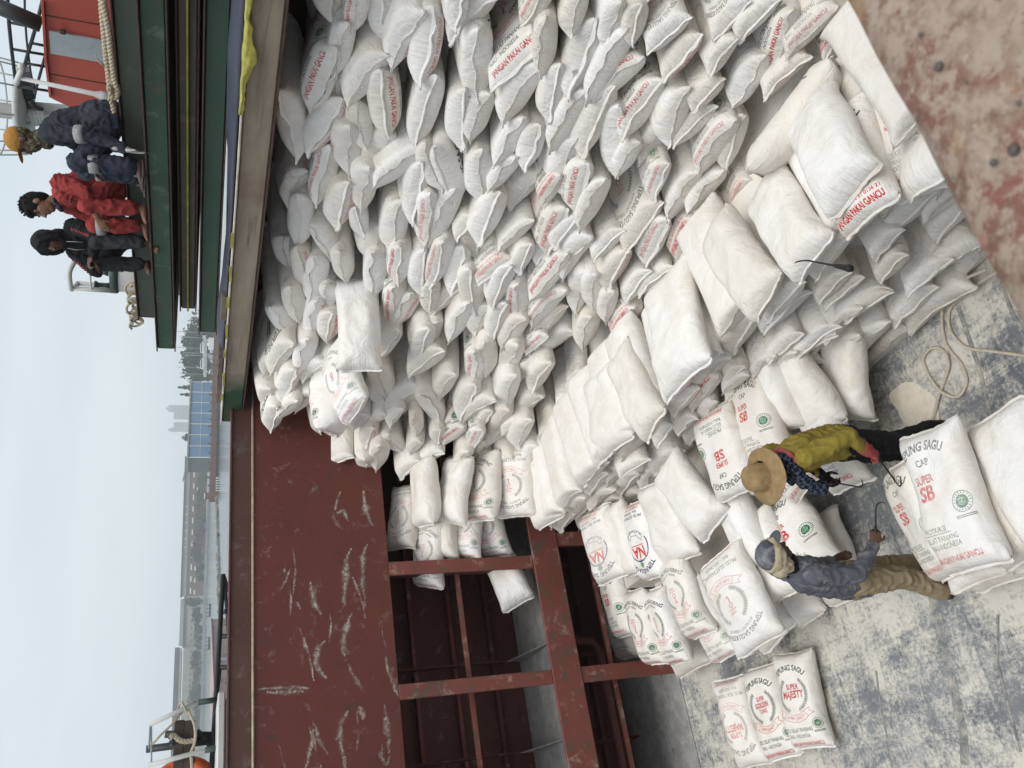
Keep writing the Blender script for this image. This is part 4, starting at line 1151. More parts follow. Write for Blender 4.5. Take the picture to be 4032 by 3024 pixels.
def head_solid(m, c, fw, up, s=1.0):
    c, fw, up = V(c), V(fw).normalized(), V(up); up = (up-fw*up.dot(fw)).normalized(); sd = up.cross(fw)
    R = Matrix((fw, sd, up)).transposed()
    P = lambda x, y, z: c+R@(V((x, y, z))*s)
    B = lambda x, y, z, r, sc=(1, 1, 1): m.ball(P(x, y, z), r*s, 14, 10, sc, R)
    B(-.010, 0, .030, .092, (1.02, .86, 1.0))            # skull
    B(.022, 0, -.020, .068, (1.0, .92, 1.10))            # face
    B(.040, 0, -.082, .036, (1.0, 1.1, .75))             # chin
    B(.020, 0, -.062, .054, (1.0, 1.0, .8))              # jaw
    for q in (-1, 1):
        B(.052, q*.036, -.012, .024, (.8, 1, .8))        # cheek bones
        B(.066, q*.030, .030, .018, (.7, 1.4, .5))       # brow
        B(-.004, q*.082, -.004, .026, (.75, .35, 1.15))  # ears
    m.tube([P(.078, 0, .022), P(.094, 0, -.006), P(.106, 0, -.024), P(.086, 0, -.034)], [.008*s, .0105*s, .0145*s, .009*s], 8)
    B(.080, 0, -.052, .014, (.55, 1.5, .45)); B(.078, 0, -.064, .014, (.55, 1.3, .5))   # lips
    return P, R
def face_bits(P, R, s, par, Mw, skin_dark):
    for q in (-1, 1):
        e = MB(); e.ball(P(.0745, q*.031, .012), .0115*s, 8, 6, (.6, 1.25, .75), R); placed('eye', e, M_EYE, par, Mw)
        e = MB(); e.bar(P(.084, q*.014, .0335), P(.076, q*.050, .0330), .010*s, .006*s, .002, tuple(R@V((0, 0, 1)))); placed('eyebrow', e, M_HAIR, par, Mw)
    e = MB(); e.tube([P(.079, -.024, -.0585), P(.0885, 0, -.0590), P(.079, .024, -.0585)], .0030*s, 6); placed('mouth', e, skin_dark, par, Mw)
M_SKIN = NM('tanned_skin', .5, .35); _n = M_SKIN.noise(14, 5); M_SKIN.color(M_SKIN.mix(M_SKIN.ramp(_n, .3, .7), (.165, .080, .048), (.225, .115, .072))); M_SKIN.b.inputs['Subsurface Weight'].default_value = .08; M_SKIN.b.inputs['Subsurface Radius'].default_value = (.02, .008, .004); M_SKIN = M_SKIN.m
M_SKIND = flat('dark_tanned_skin', (.095, .048, .032), .5, .2, 14)
M_LIP = flat('lip_line', (.06, .018, .015), .5, .1)
M_EYE = flat('dark_eyes', (.02, .014, .012), .25, .1, bump=0)
M_HAIR = flat('black_hair', (.008, .007, .007), .8, .4, 60, bump=.3, spec=.15)
def cloth_m(name, a, b, dust=None, d0=.55, rough=.85):
    n = NM(name, rough, .15)
    c = n.mix(n.ramp(n.noise(5, 7, .65, .5), .35, .65), a, b)
    if dust: c = n.mix(n.mul(n.ramp(n.noise(6, 9, .72, 1), d0, d0+.18), .7), c, dust)
    n.color(c); n.bump(n.noise(22, 5, .6, .5), .35, .012); n.bump(n.noise(160, 2), .15, .002)
    return n.m
M_NAVY = cloth_m('navy_overall_cloth', (.026, .030, .040), (.046, .051, .064), (.16, .17, .19), .62)
M_NAVYT = cloth_m('blue_work_trouser_cloth', (.028, .034, .052), (.046, .053, .074), (.13, .14, .16), .68)
M_REDC = cloth_m('red_overall_cloth', (.225, .034, .031), (.32, .052, .046), (.36, .20, .17), .70)
M_BLKC = cloth_m('black_hoodie_cloth', (.012, .013, .015), (.022, .023, .026))
M_DKG = cloth_m('dark_grey_trouser_cloth', (.028, .029, .033), (.045, .045, .050))
M_YELC = cloth_m('mustard_shirt_cloth', (.215, .165, .030), (.30, .240, .050), (.40, .35, .20), .68)
M_BLKT = cloth_m('black_trouser_cloth', (.010, .010, .012), (.020, .020, .022), (.20, .19, .18), .66)
M_GRYC = cloth_m('floury_slate_shirt_cloth', (.075, .080, .100), (.125, .130, .155), (.36, .36, .36), .50)
M_KHK = cloth_m('khaki_trouser_cloth', (.25, .20, .125), (.34, .28, .18), (.50, .46, .38), .58)
M_BAND = flat('grey_reflective_band', (.27, .27, .27), .45, .15, 30)
M_CREAMC = cloth_m('cream_head_cloth', (.36, .31, .21), (.52, .46, .34))
M_CAMO = NM('camouflage_cloth', .9, .1); _n = M_CAMO.noise(26, 3, .5, 1.0); M_CAMO.color(M_CAMO.mix(M_CAMO.ramp(_n, .48, .54), (.045, .042, .028), (.15, .13, .085))); M_CAMO = M_CAMO.m
M_OCHRE = cloth_m('ochre_cap_cloth', (.33, .165, .035), (.40, .21, .05))
M_GLOVE = cloth_m('grey_knit_glove', (.32, .31, .30), (.44, .43, .41))
M_REDG = cloth_m('faded_red_glove', (.36, .07, .075), (.46, .12, .12))
M_PLAID = NM('blue_plaid_cloth', .9, .1)
_a = M_PLAID.new('ShaderNodeTexChecker'); _a.inputs['Scale'].default_value = 34; M_PLAID.ln(M_PLAID.tc.outputs['Object'], _a.inputs[0])
M_PLAID.color(M_PLAID.mix(_a.outputs['Fac'], (.014, .018, .034), (.085, .105, .15))); M_PLAID = M_PLAID.m
M_SANDAL = flat('grey_rubber_sandal', (.085, .080, .078), .7, .2)
M_SHOE = flat('worn_dark_shoe', (.05, .035, .03), .7, .4)
M_STRAW = NM('plaited_straw', .75, .2)
_w = M_STRAW.new('ShaderNodeTexWave', wave_type='RINGS', rings_direction='Z'); _w.inputs['Scale'].default_value = 42; _w.inputs['Distortion'].default_value = 3.0; _w.inputs['Detail'].default_value = 3; _w.inputs['Detail Scale'].default_value = 4
M_STRAW.ln(M_STRAW.tc.outputs['Generated'], _w.inputs[0])
M_STRAW.color(M_STRAW.mix(M_STRAW.ramp(M_STRAW.noise(16, 7, .7), .35, .65), M_STRAW.mix(_w.outputs['Fac'], (.40, .27, .13), (.55, .40, .22)), (.33, .21, .10))); M_STRAW.bump(_w.outputs['Fac'], .6, .006); M_STRAW.bump(M_STRAW.noise(120, 4), .5, .004); M_STRAW = M_STRAW.m
M_HOOK = flat('dark_hook_steel', (.035, .030, .028), .45, .3, 30, .6)
M_GRIP = flat('taped_black_grip', (.014, .014, .014), .6, .4, 40)

def person(label, loc, rz, k=1.0):
    e = empty('person', loc, label, 'person', rz=rz)
    Mw = Matrix.Translation(V(loc))@Matrix.Rotation(rz, 4, 'Z')@Matrix.Scale(k, 4)
    return e, Mw
def body(e, Mw, J, mat_=None, hands=(True, True), curl=(.5, .5), s=1.0):
    m = MB()
    loft(m, [J['pel']+V((0, 0, -.07)), J['pel'], J['wai'], J['che'], J['nek']-V((0, 0, .02))], [.12, .14, .115, .145, .07], [.09, .10, .085, .10, .06], J.get('sv', V((0, 1, 0))))
    cap_tube(m, [J['nek']-V((0, 0, .03)), J['nek']+(J['hed']-J['nek'])*.75], [.054, .050])
    for q in 'lr':
        cap_tube(m, [J['sh'+q], J['sh'+q].lerp(J['el'+q], .5), J['el'+q], J['el'+q].lerp(J['wr'+q], .5), J['wr'+q]], [.050, .046, .037, .035, .025])
        cap_tube(m, [J['hi'+q], J['hi'+q].lerp(J['kn'+q], .5), J['kn'+q], J['kn'+q].lerp(J['an'+q], .4), J['an'+q]], [.082, .072, .052, .050, .034])
        foot(m, J['an'+q], J['to'+q])
        hand(m, J['wr'+q], J['hd'+q], J['pn'+q], 1 if q == 'l' else -1, curl[0 if q == 'l' else 1])
    P, R = head_solid(m, J['hed'], J['fw'], J['up'], s)
    fused('body', m, .0075, 3, mat_ or M_SKIN, e, Mw)
    face_bits(P, R, s, e, Mw, M_LIP)
    return P, R
def shirt(e, Mw, J, mat_, name='shirt', k=1.0, sleeve=1.0, hem=.02, fold=.016, extra=None, seed=1):
    m = MB(); sv = J.get('sv', V((0, 1, 0)))
    loft(m, [J['pel']+V((0, 0, -hem)), J['pel']+V((0, 0, .06)), J['wai'], J['che'], J['che'].lerp(J['nek'], .62), J['nek']], [.158*k, .165*k, .155*k, .178*k, .150*k, .070], [.120*k, .125*k, .118*k, .128*k, .095*k, .064], sv)
    for q in 'lr':
        a, b, c = J['sh'+q], J['el'+q], J['wr'+q]
        c2 = b.lerp(c, sleeve*.94) if sleeve > .3 else a.lerp(b, .9)
        pts = [a, a.lerp(b, .5), b, b.lerp(c2, .5), c2] if sleeve > .3 else [a, a.lerp(b, .5), c2]
        cap_tube(m, pts, [.074, .068, .060, .054, .042][:len(pts)])
    if extra: extra(m)
    return fused(name, m, .011, 3, mat_, e, Mw, fold, 12, seed)
def trousers(e, Mw, J, mat_, name='trousers', k=1.0, length=.93, fold=.014, seed=2):
    m = MB()
    loft(m, [J['pel']+V((0, 0, -.10)), J['pel'], J['pel'].lerp(J['wai'], .6)], [.15*k, .165*k, .145*k], [.125*k, .135*k, .115*k], J.get('sv', V((0, 1, 0))))
    for q in 'lr':
        a, b, c = J['hi'+q], J['kn'+q], J['kn'+q].lerp(J['an'+q], length)
        cap_tube(m, [a, a.lerp(b, .5), b, b.lerp(c, .5), c], [.100*k, .092*k, .078*k, .072*k, .066*k])
    return fused(name, m, .011, 3, mat_, e, Mw, fold, 11, seed)
def band(e, Mw, a, b, t0, t1, r, name='reflective_band'):
    a, b = V(a), V(b); m = MB(); m.tube([a.lerp(b, t0), a.lerp(b, (t0+t1)/2), a.lerp(b, t1)], [r, r*1.02, r], 16); return placed(name, m, M_BAND, e, Mw)
def pull_hook(label, a, b, tip_dir, grip=True, cat='cargo hook', dn=(0, 0, -1)):
    """hand hook: long thin shank, bent sharp end"""
    a, b = V(a), V(b); d = (b-a).normalized(); t = V(tip_dir).normalized()
    e = empty('cargo_hook', a, label, cat, 'hand hooks for the sacks')
    pts = [a, a.lerp(b, .5), b-d*.03, b-d*.008+t*.008, b+t*.03, b+t*.06-d*.012, b+t*.078-d*.03]
    MB().tube(pts, [.006, .0055, .005, .005, .005, .004, .0015], 8).build('shank', M_HOOK, e)
    g0 = a-d*.10
    MB().tube([g0, g0+d*.02, g0+d*.06, a+d*.02, a+d*.045], [.019, .022, .017, .013, .009], 10).build('grip', M_GRIP, e)
    return e
SIT = lambda: dict(pel=V((-.24, 0, .31)), wai=V((-.21, 0, .47)), che=V((-.13, 0, .65)), nek=V((-.07, 0, .80)), hed=V((-.02, 0, .935)),
    fw=V((1, 0, -.12)), up=V((.1, 0, 1)), shl=V((-.10, .175, .73)), shr=V((-.10, -.175, .73)),
    ell=V((-.02, .24, .50)), elr=V((-.02, -.24, .50)), wrl=V((.14, .12, .46)), wrr=V((.14, -.12, .46)), hdl=V((1, -.3, -.2)), hdr=V((1, .3, -.2)), pnl=V((0, -.3, -1)), pnr=V((0, .3, -1)),
    hil=V((-.22, .09, .29)), hir=V((-.22, -.09, .29)), knl=V((.13, .15, .50)), knr=V((.13, -.15, .50)), anl=V((.07, .12, .075)), anr=V((.07, -.12, .075)), tol=V((.22, .14, .02)), tor=V((.22, -.14, .02)))
LEDGE = 5.760
def hair_cap(P, R, s, e, Mw, spiky=True, seed=0):
    m = MB(); rr = random.Random(seed)
    m.ball(P(-.018, 0, .042), .100*s, 16, 12, (1.0, .88, .98), R)
    m.ball(P(-.045, 0, .0), .080*s, 14, 10, (.75, 1.0, 1.1), R)
    m.ball(P(.045, 0, .085), .048*s, 12, 8, (1.0, 1.35, .75), R)
    if spiky:
        for k in range(70):
            a = rr.uniform(0, 6.28); el = rr.uniform(.25, 1.5); d = V((math.cos(a)*math.cos(el), math.sin(a)*math.cos(el)*.88, math.sin(el)))
            if d.x > .75: continue
            p = V((-.018, 0, .042))+d*.092; q = p+d*.022+V((.012, rr.uniform(-.01, .01), .006))
            m.tube([P(*p), P(*q)], [.010*s, .002*s], 5)
    placed('hair', m, M_HAIR, e, Mw)

# --- man in navy overalls with ochre cap, right hand down on the cover
p0 = onx(520, 435, 6.28)
e, Mw = person('man in navy overalls, ochre cap and camouflage face cloth sitting on the top cover', (6.02, p0.y+.26, LEDGE), math.radians(132), 1.05)
J = SIT(); J.update(fw=V((1, .10, -.22)), up=V((.2, 0, 1)), hed=V((.0, .01, .945)), elr=V((-.10, -.27, .46)))
J.update(shl=V((-.08, .175, .735)), ell=V((-.12, .26, .44)), wrl=V((-.04, .28, .155)), hdl=V((.15, .05, -1)), pnl=V((-1, .1, -.3)), elr=V((.04, -.22, .50)), wrr=V((.16, -.05, .42)), pel=V((-.26, .03, .31)))
J.update(knl=V((.12, .17, .52)), anl=V((.10, .17, .085)), tol=V((.25, .20, .025)), knr=V((.20, -.10, .49)), anr=V((.20, -.10, .085)), tor=V((.35, -.10, .025)))
P, R = body(e, Mw, J, M_SKIND, curl=(.15, .6), s=1.08)
shirt(e, Mw, J, M_NAVY, 'overall_top', 1.16, 1.0, .04, .018, seed=3)
trousers(e, Mw, J, M_NAVYT, 'overall_trousers', 1.14, .90, .016, seed=4)
for a, b, t0, t1, r in (('shl', 'ell', .72, .95, .075), ('knl', 'anl', .18, .36, .086), ('knr', 'anr', .18, .36, .086)): band(e, Mw, J[a], J[b], t0, t1, r)
for q in (.075, -.075):
    m = MB(); m.bar(V((.005, q, .70)), V((-.030, q*1.15, .765)), .035, .008, .002); placed('reflective_band', m, M_BAND, e, Mw)
m = MB(); m.ball(P(.020, 0, -.050), .088, 16, 12, (.98, .95, .80), R); m.ball(P(.0, 0, -.115), .078, 14, 10, (1.0, 1.05, .8), R); m.ball(P(.030, 0, -.155), .062, 12, 8, (1, 1.1, .8), R)
m.ball(P(-.045, 0, .010), .078, 14, 10, (.75, 1.02, 1.0), R)
fused('face_cloth', m, .009, 2, M_CAMO, e, Mw, .008, 22, 1)
m = MB(); m.ball(P(-.012, 0, .055), .104, 18, 14, (1.02, .92, .88), R); fused('cap', m, .009, 2, M_OCHRE, e, Mw, .003, 20)
m = MB(); m.ball(P(.100, 0, .052), .078, 16, 8, (1.0, .95, .10), R); placed('cap_peak', m, M_OCHRE, e, Mw)
m = MB(); hand(m, J['wrl']+V((0, 0, .01)), J['hdl'], J['pnl'], 1, .15, 1.16); cap_tube(m, [J['wrl']+V((-.01, 0, .07)), J['wrl']], [.040, .034]); fused('glove', m, .007, 2, M_GLOVE, e, Mw)
for q in 'lr':
    m = MB(); a, t = J['an'+q], J['to'+q]; d = (t-a).normalized(); d.z = 0
    sd_ = d.cross(V((0, 0, 1))); loft(m, [a-d*.06+V((0, 0, -.062)), a.lerp(t, .3)+V((0, 0, -.05)), t.lerp(a, .3)+V((0, 0, -.02)), t+d*.035+V((0, 0, -.004))], [.034, .040, .048, .030], [.014]*4, sd_)
    placed('sandal', m, M_SANDAL, e, Mw)
    m = MB(); m.tube([t.lerp(a, .45)+sd_*.046+V((0, 0, -.02)), t.lerp(a, .45)+V((0, 0, .032)), t.lerp(a, .45)-sd_*.046+V((0, 0, -.02))], .012, 6); placed('sandal_strap', m, M_SANDAL, e, Mw)

# --- man in red overalls, bare headed, leaning towards his neighbour
p1 = onx(470, 700, 6.30)
e, Mw = person('smiling bare headed man in red overalls sitting between the two others', (6.02, p1.y+.06, LEDGE), math.radians(168), 1.07)
J = SIT(); J.update(che=V((-.12, -.06, .64)), nek=V((-.05, -.11, .79)), hed=V((.01, -.145, .92)), fw=V((1, -.10, -.22)), up=V((.12, -.22, 1)), wai=V((-.20, -.02, .47)),
    shl=V((-.10, .11, .74)), shr=V((-.06, -.235, .70)), ell=V((.02, .20, .52)), wrl=V((.20, .04, .42)), hdl=V((.6, -.55, -.55)), pnl=V((-.4, -.6, -.2)), elr=V((.02, -.30, .47)), wrr=V((.18, -.13, .40)), hdr=V((.6, .55, -.25)), pnr=V((-.3, .6, -.3)),
    knl=V((.12, .12, .50)), anl=V((.09, .10, .075)), tol=V((.23, .10, .02)), knr=V((.13, -.22, .47)), anr=V((.10, -.20, .075)), tor=V((.23, -.24, .02)))
P, R = body(e, Mw, J, M_SKIN, curl=(.45, .55), s=1.13)
hair_cap(P, R, 1.13, e, Mw, True, 3)
shirt(e, Mw, J, M_REDC, 'overall_top', 1.12, .55, .04, .017, seed=6)
trousers(e, Mw, J, M_REDC, 'overall_trousers', 1.02, .84, .014, seed=7)
m = MB(); m.tube([P(-.05, .0, -.125), P(.0, .058, -.128), P(.058, .03, -.135), P(.072, -.01, -.15), P(.04, -.055, -.132), P(-.02, -.052, -.128)], .020, 8, True); fused('neck_cloth', m, .008, 1, M_PLAID, e, Mw, .006, 24)
band(e, Mw, J['knr'], J['anr'], .02, .20, .089)
m = MB(); m.bar(V((.03, .0, .655)), V((.035, .03, .645)), .03, .01); placed('chest_patch', m, M_NAVY, e, Mw)

# --- man in black hoodie, barefoot, arms folded on his knees
p2 = onx(480, 925, 6.26)
e, Mw = person('barefoot man in black hoodie with hood up, squatting at the left of the three', (6.02, p2.y-.07, LEDGE), math.radians(188), 1.07)
J = SIT(); J.update(hed=V((.03, .03, .895)), nek=V((-.04, .02, .775)), fw=V((1, .15, -.30)), up=V((.3, 0, 1)), che=V((-.11, .01, .63)),
    shl=V((-.07, .175, .70)), shr=V((-.08, -.165, .71)), ell=V((.10, .25, .50)), wrl=V((.20, .03, .50)), hdl=V((.25, -1, -.1)), pnl=V((-.3, 0, -1)), elr=V((.08, -.25, .51)), wrr=V((.22, -.06, .54)), hdr=V((.2, 1, .05)), pnr=V((-.3, 0, -1)),
    knl=V((.14, .20, .47)), anl=V((.14, .24, .05)), tol=V((.28, .27, -.07)), knr=V((.12, -.13, .51)), anr=V((.08, -.11, .075)), tor=V((.21, -.10, .02)))
P, R = body(e, Mw, J, M_SKIND, curl=(.3, .4), s=1.05)
def hood(m):
    cap_tube(m, [J['nek']+V((-.01, 0, -.04)), J['nek']+V((.0, 0, .03))], [.095, .098])
shirt(e, Mw, J, M_BLKC, 'hoodie', 1.12, 1.0, .04, .017, hood, 9)
m = MB(); m.ball(P(-.030, 0, .032), .122, 18, 14, (1.0, .90, 1.0), R); m.ball(P(-.045, 0, -.075), .105, 16, 12, (.85, 1.0, 1.0), R)
m.tube([P(.055, 0, .112), P(.050, .072, .075), P(.046, .090, .0), P(.040, .078, -.075), P(.045, .03, -.125), P(.045, -.03, -.125), P(.040, -.078, -.075), P(.046, -.090, .0), P(.050, -.072, .075)], .021, 8, True)
m.tube([P(.005, 0, .125), P(.0, .085, .085), P(-.005, .102, .0), P(.0, .09, -.085), P(.0, -.09, -.085), P(-.005, -.102, .0), P(.0, -.085, .085)], .022, 8, True)
fused('hood', m, .009, 2, M_BLKC, e, Mw, .006, 18, 5)
trousers(e, Mw, J, M_DKG, 'trousers', 1.02, .86, .013, seed=10)
M_REDL = flat('red_printed_lettering', (.38, .05, .045), .7, .2)
for q in 'lr':
    sg = 1 if q == 'l' else -1; m = MB()
    for k in range(7):
        t = .15+k*.12; a = J['sh'+q].lerp(J['el'+q], t); w_ = a+V((.062, sg*.028, .02)); m.box(w_, (.012, .03, .022), Matrix.Rotation(.3*k, 3, 'X'), .002)
    placed('sleeve_lettering', m, M_REDL, e, Mw)
M_CORD = flat('pale_cord', (.45, .45, .45), .8, .1)
for sg in (-1, 1):
    m = MB(); m.tube([P(.055, sg*.035, -.125), P(.085, sg*.045, -.19), P(.10, sg*.04, -.26)], .0035, 6); placed('hood_cord', m, M_CORD, e, Mw)

# --- worker in the mustard shirt under a straw hat
STAND = lambda: dict(pel=V((0, 0, .90)), wai=V((.02, 0, 1.06)), che=V((.07, 0, 1.26)), nek=V((.13, 0, 1.42)), hed=V((.19, 0, 1.545)), fw=V((1, 0, -.35)), up=V((.35, 0, 1)),
    shl=V((.09, .185, 1.35)), shr=V((.09, -.185, 1.35)), ell=V((.02, .27, 1.08)), elr=V((.10, -.25, 1.08)), wrl=V((.10, .22, .86)), wrr=V((.24, -.16, .92)), hdl=V((.3, -.1, -1)), hdr=V((.6, .2, -.7)), pnl=V((.5, -1, 0)), pnr=V((-.4, 1, 0)),
    hil=V((0, .09, .88)), hir=V((0, -.09, .88)), knl=V((.05, .12, .49)), knr=V((.08, -.10, .49)), anl=V((-.06, .12, .085)), anr=V((.06, -.11, .085)), tol=V((.11, .15, .025)), tor=V((.23, -.13, .025)))
e, Mw = person('worker in straw hat, mustard shirt and black trousers standing in the hold with hooks', (2.16, 4.29, 0), math.radians(151))
J = STAND(); J.update(ell=V((-.06, .30, 1.09)), wrl=V((.05, .26, .88)), hed=V((.22, .02, 1.53)), nek=V((.15, .01, 1.41)), che=V((.08, 0, 1.24)), fw=V((1, .12, -.45)), anl=V((-.12, .10, .085)), knl=V((-.01, .12, .49)), tol=V((.04, .14, .025)))
P, R = body(e, Mw, J, M_SKIND, curl=(.9, .9))
hair_cap(P, R, .96, e, Mw, False)
shirt(e, Mw, J, M_YELC, 'shirt', 1.05, .92, .06, .014, seed=12)
trousers(e, Mw, J, M_BLKT, 'trousers', .98, .93, .016, seed=13)
m = MB(); cx_ = P(-.005, 0, .055); ax = V((.10, .04, 1)).normalized()
m.lathe(cx_, ax, [(.085, -.002), (.098, .0), (.150, -.012), (.196, -.030), (.200, -.034), (.197, -.037), (.150, -.020), (.106, -.006), (.104, .02), (.098, .07), (.085, .108), (.060, .122), (.02, .126), (.0, .126)], 40)
for k, v in enumerate(m.v):
    q = V(v)-cx_; h = q.dot(ax); rad = q-ax*h
    if rad.length > .12: m.v[k] = tuple(V(v)+ax*(.012*math.sin(math.atan2(rad.y, rad.x)*2+.6)+.004*math.sin(math.atan2(rad.y, rad.x)*7)))
placed('straw_hat', m, M_STRAW, e, Mw)
# plaid cloth round the neck, hanging down the chest
m = MB(); m.tube([J['nek']+V((-.06, .02, .03)), J['nek']+V((-.02, .09, .02)), J['nek']+V((.05, .11, -.04)), J['nek']+V((.12, .08, -.13)), J['nek']+V((.16, .06, -.24)), J['nek']+V((.165, .05, -.33))], [.035, .040, .042, .046, .05, .055], 10)
m.tube([J['nek']+V((-.06, .02, .03)), J['nek']+V((-.02, -.08, .02)), J['nek']+V((.06, -.07, -.05)), J['nek']+V((.13, -.03, -.14))], [.035, .038, .038, .03], 10)
fused('neck_cloth', m, .010, 2, M_PLAID, e, Mw, .014, 12, 4)
m = MB(); m.tube([J['nek']+V((-.085, -.07, .0)), J['nek']+V((-.095, 0, .015)), J['nek']+V((-.075, .085, .0)), J['nek']+V((-.01, .125, -.035))], .022, 8); fused('undershirt_collar', m, .009, 1, M_REDG, e, Mw)
m = MB(); hand(m, J['wrl'], J['hdl'], J['pnl'], 1, .9, 1.18); cap_tube(m, [J['wrl']+(J['ell']-J['wrl'])*.30, J['wrl']], [.050, .042]); fused('glove', m, .007, 2, M_REDG, e, Mw)
m = MB(); hand(m, J['wrr'], J['hdr'], J['pnr'], -1, .9, 1.16); cap_tube(m, [J['wrr']+(J['elr']-J['wrr'])*.25, J['wrr']], [.043, .038]); fused('glove', m, .007, 2, M_BLKT, e, Mw)
for q in 'lr':
    m = MB(); a, t = J['an'+q], J['to'+q]; d = (t-a).normalized(); d.z = 0; loft(m, [a-d*.06+V((0, 0, -.05)), a.lerp(t, .3)+V((0, 0, -.03)), t.lerp(a, .3)+V((0, 0, -.012)), t+d*.03], [.030, .042, .047, .028], [.030, .045, .035, .018], d.cross(V((0, 0, 1)))); fused('shoe', m, .009, 2, M_SHOE, e, Mw)
H1 = Mw@(J['wrr']+J['hdr'].normalized()*.085); H2 = Mw@(J['wrl']+J['hdl'].normalized()*.085)
t1 = ond(3395, 1920, 5.75); t2 = ond(3545, 1922, 5.55)
pull_hook('thin steel hook in the straw hat man right hand', H1, t1, (.25, -.5, .2))
pull_hook('thin steel hook hanging from the straw hat man left hand', H2, t2, (.25, -.5, .2))

# --- worker in the slate shirt, seen from behind his right shoulder
e, Mw = person('worker in floury slate shirt with cream head cloth, khaki trousers, bending over', (1.30, 4.72, 0), math.radians(-24))
J = STAND(); J.update(pel=V((-.02, 0, .86)), wai=V((-.01, 0, 1.02)), che=V((.04, 0, 1.21)), nek=V((.11, 0, 1.36)), hed=V((.18, -.02, 1.475)), fw=V((1, -.25, -.35)), shl=V((.06, .185, 1.29)), shr=V((.06, -.185, 1.29)),
    ell=V((.02, .25, 1.02)), wrl=V((.10, .20, .79)), elr=V((.06, -.28, 1.02)), wrr=V((.25, -.24, .82)), hdr=V((1, .1, -.35)), pnr=V((-.2, .9, -.5)), hil=V((-.02, .09, .84)), hir=V((-.02, -.09, .84)), knl=V((.05, .12, .47)), knr=V((.0, -.12, .46)), anl=V((.05, .13, .085)), anr=V((-.13, -.12, .085)), tor=V((.04, -.14, .025)), tol=V((.22, .15, .025)))
P, R = body(e, Mw, J, M_SKIND, curl=(.6, .95))
shirt(e, Mw, J, M_GRYC, 'shirt', 1.04, .96, .13, .015, seed=15)
trousers(e, Mw, J, M_KHK, 'trousers', 1.02, .95, .015, seed=16)
m = MB(); m.ball(P(-.012, 0, .052), .106, 18, 14, (1.0, .92, .92), R); fused('cap', m, .009, 2, M_GRYC, e, Mw, .004, 18)
m = MB(); m.ball(P(.100, 0, .060), .070, 14, 8, (1.0, .9, .12), R); placed('cap_peak', m, M_GRYC, e, Mw)
m = MB()
m.tube([P(.085, 0, .065), P(.05, .09, .055), P(-.05, .098, .03), P(-.11, 0, .01), P(-.05, -.098, .03), P(.05, -.09, .055)], .031, 8, True)
m.tube([P(.07, .07, .03), P(.0, .10, -.01), P(-.09, .06, -.04), P(-.105, -.02, -.05), P(-.05, -.095, -.03), P(.03, -.09, .02)], .032, 8, True)
m.tube([P(-.10, .03, -.06), P(-.03, .09, -.08), P(-.04, -.095, -.08), P(.02, -.088, -.05), P(-.10, -.04, -.07)], .033, 8, True)
fused('head_cloth', m, .009, 2, M_CREAMC, e, Mw, .009, 20, 3)
m = MB(); m.tube([J['nek']+V((-.08, 0, -.005)), J['nek']+V((-.02, .085, 0)), J['nek']+V((.07, .04, .0)), J['nek']+V((.07, -.05, .0)), J['nek']+V((-.02, -.085, 0))], .022, 8, True); fused('collar', m, .009, 1, M_BLKT, e, Mw, .004, 16)
for q in 'lr':
    m = MB(); a, t = J['an'+q], J['to'+q]; d = (t-a).normalized(); d.z = 0; loft(m, [a-d*.06+V((0, 0, -.05)), a.lerp(t, .3)+V((0, 0, -.03)), t.lerp(a, .3)+V((0, 0, -.012)), t+d*.03], [.030, .042, .047, .028], [.030, .045, .035, .018], d.cross(V((0, 0, 1)))); fused('shoe', m, .009, 2, M_SHOE, e, Mw)
H3 = Mw@(J['wrr']+J['hdr'].normalized()*.08)
pull_hook('short hook in the right fist of the slate shirt man', H3, H3+V((.80, -.56, .10)).normalized()*.20, (.1, -.8, -.2))
# --- hook left lying on the sacks
ha, hb = onz(2850+1080*KS, 600+1065*KS, 1.90), onz(2850+760*KS, 600+1005*KS, 1.88)
hk = pull_hook('black gripped hook left lying on the step of sacks', ha, hb, (.1, .3, .3))
# ------------------------------------------------------------------ water, harbour, far shore
WZ = 1.0
def hdir(py, px=800):
    d = ray(px, py); v = V((d.x, d.y, 0)); return v.normalized()
def hp(py, D, z=0.0, px=800):
    q = hdir(py, px)*D; q.z = z; return q
def zof(px, py, D):
    d = ray(px, py); return EYE.z+d.z/math.hypot(d.x, d.y)*D
M_SEA = NM('harbour_water', .10, .5)
M_SEA.color(M_SEA.mix(M_SEA.ramp(M_SEA.noise(.015, 4, .6, 1, M_SEA.vec((1, .25, 1), 'Object', (0, 0, .6))), .35, .65), (.085, .135, .140), (.115, .165, .165)))
M_SEA.bump(M_SEA.noise(.9, 5, .6, .5), .30, .25); M_SEA.bump(M_SEA.noise(4.0, 4), .2, .06); M_SEA = M_SEA.m
m = MB(); Y0 = WY+3.46; BIG = 9000
for a, b, c, d in ((-BIG, Y0, BIG, BIG), (-BIG, -BIG, BIG, -6), (-BIG, -6, -9.5, Y0), (30, -6, BIG, Y0)):
    m.add([(a, b, WZ), (c, b, WZ), (c, d, WZ), (a, d, WZ)], [(0, 1, 2, 3)])
o = m.build('water', M_SEA); tag(o, kind='structure')
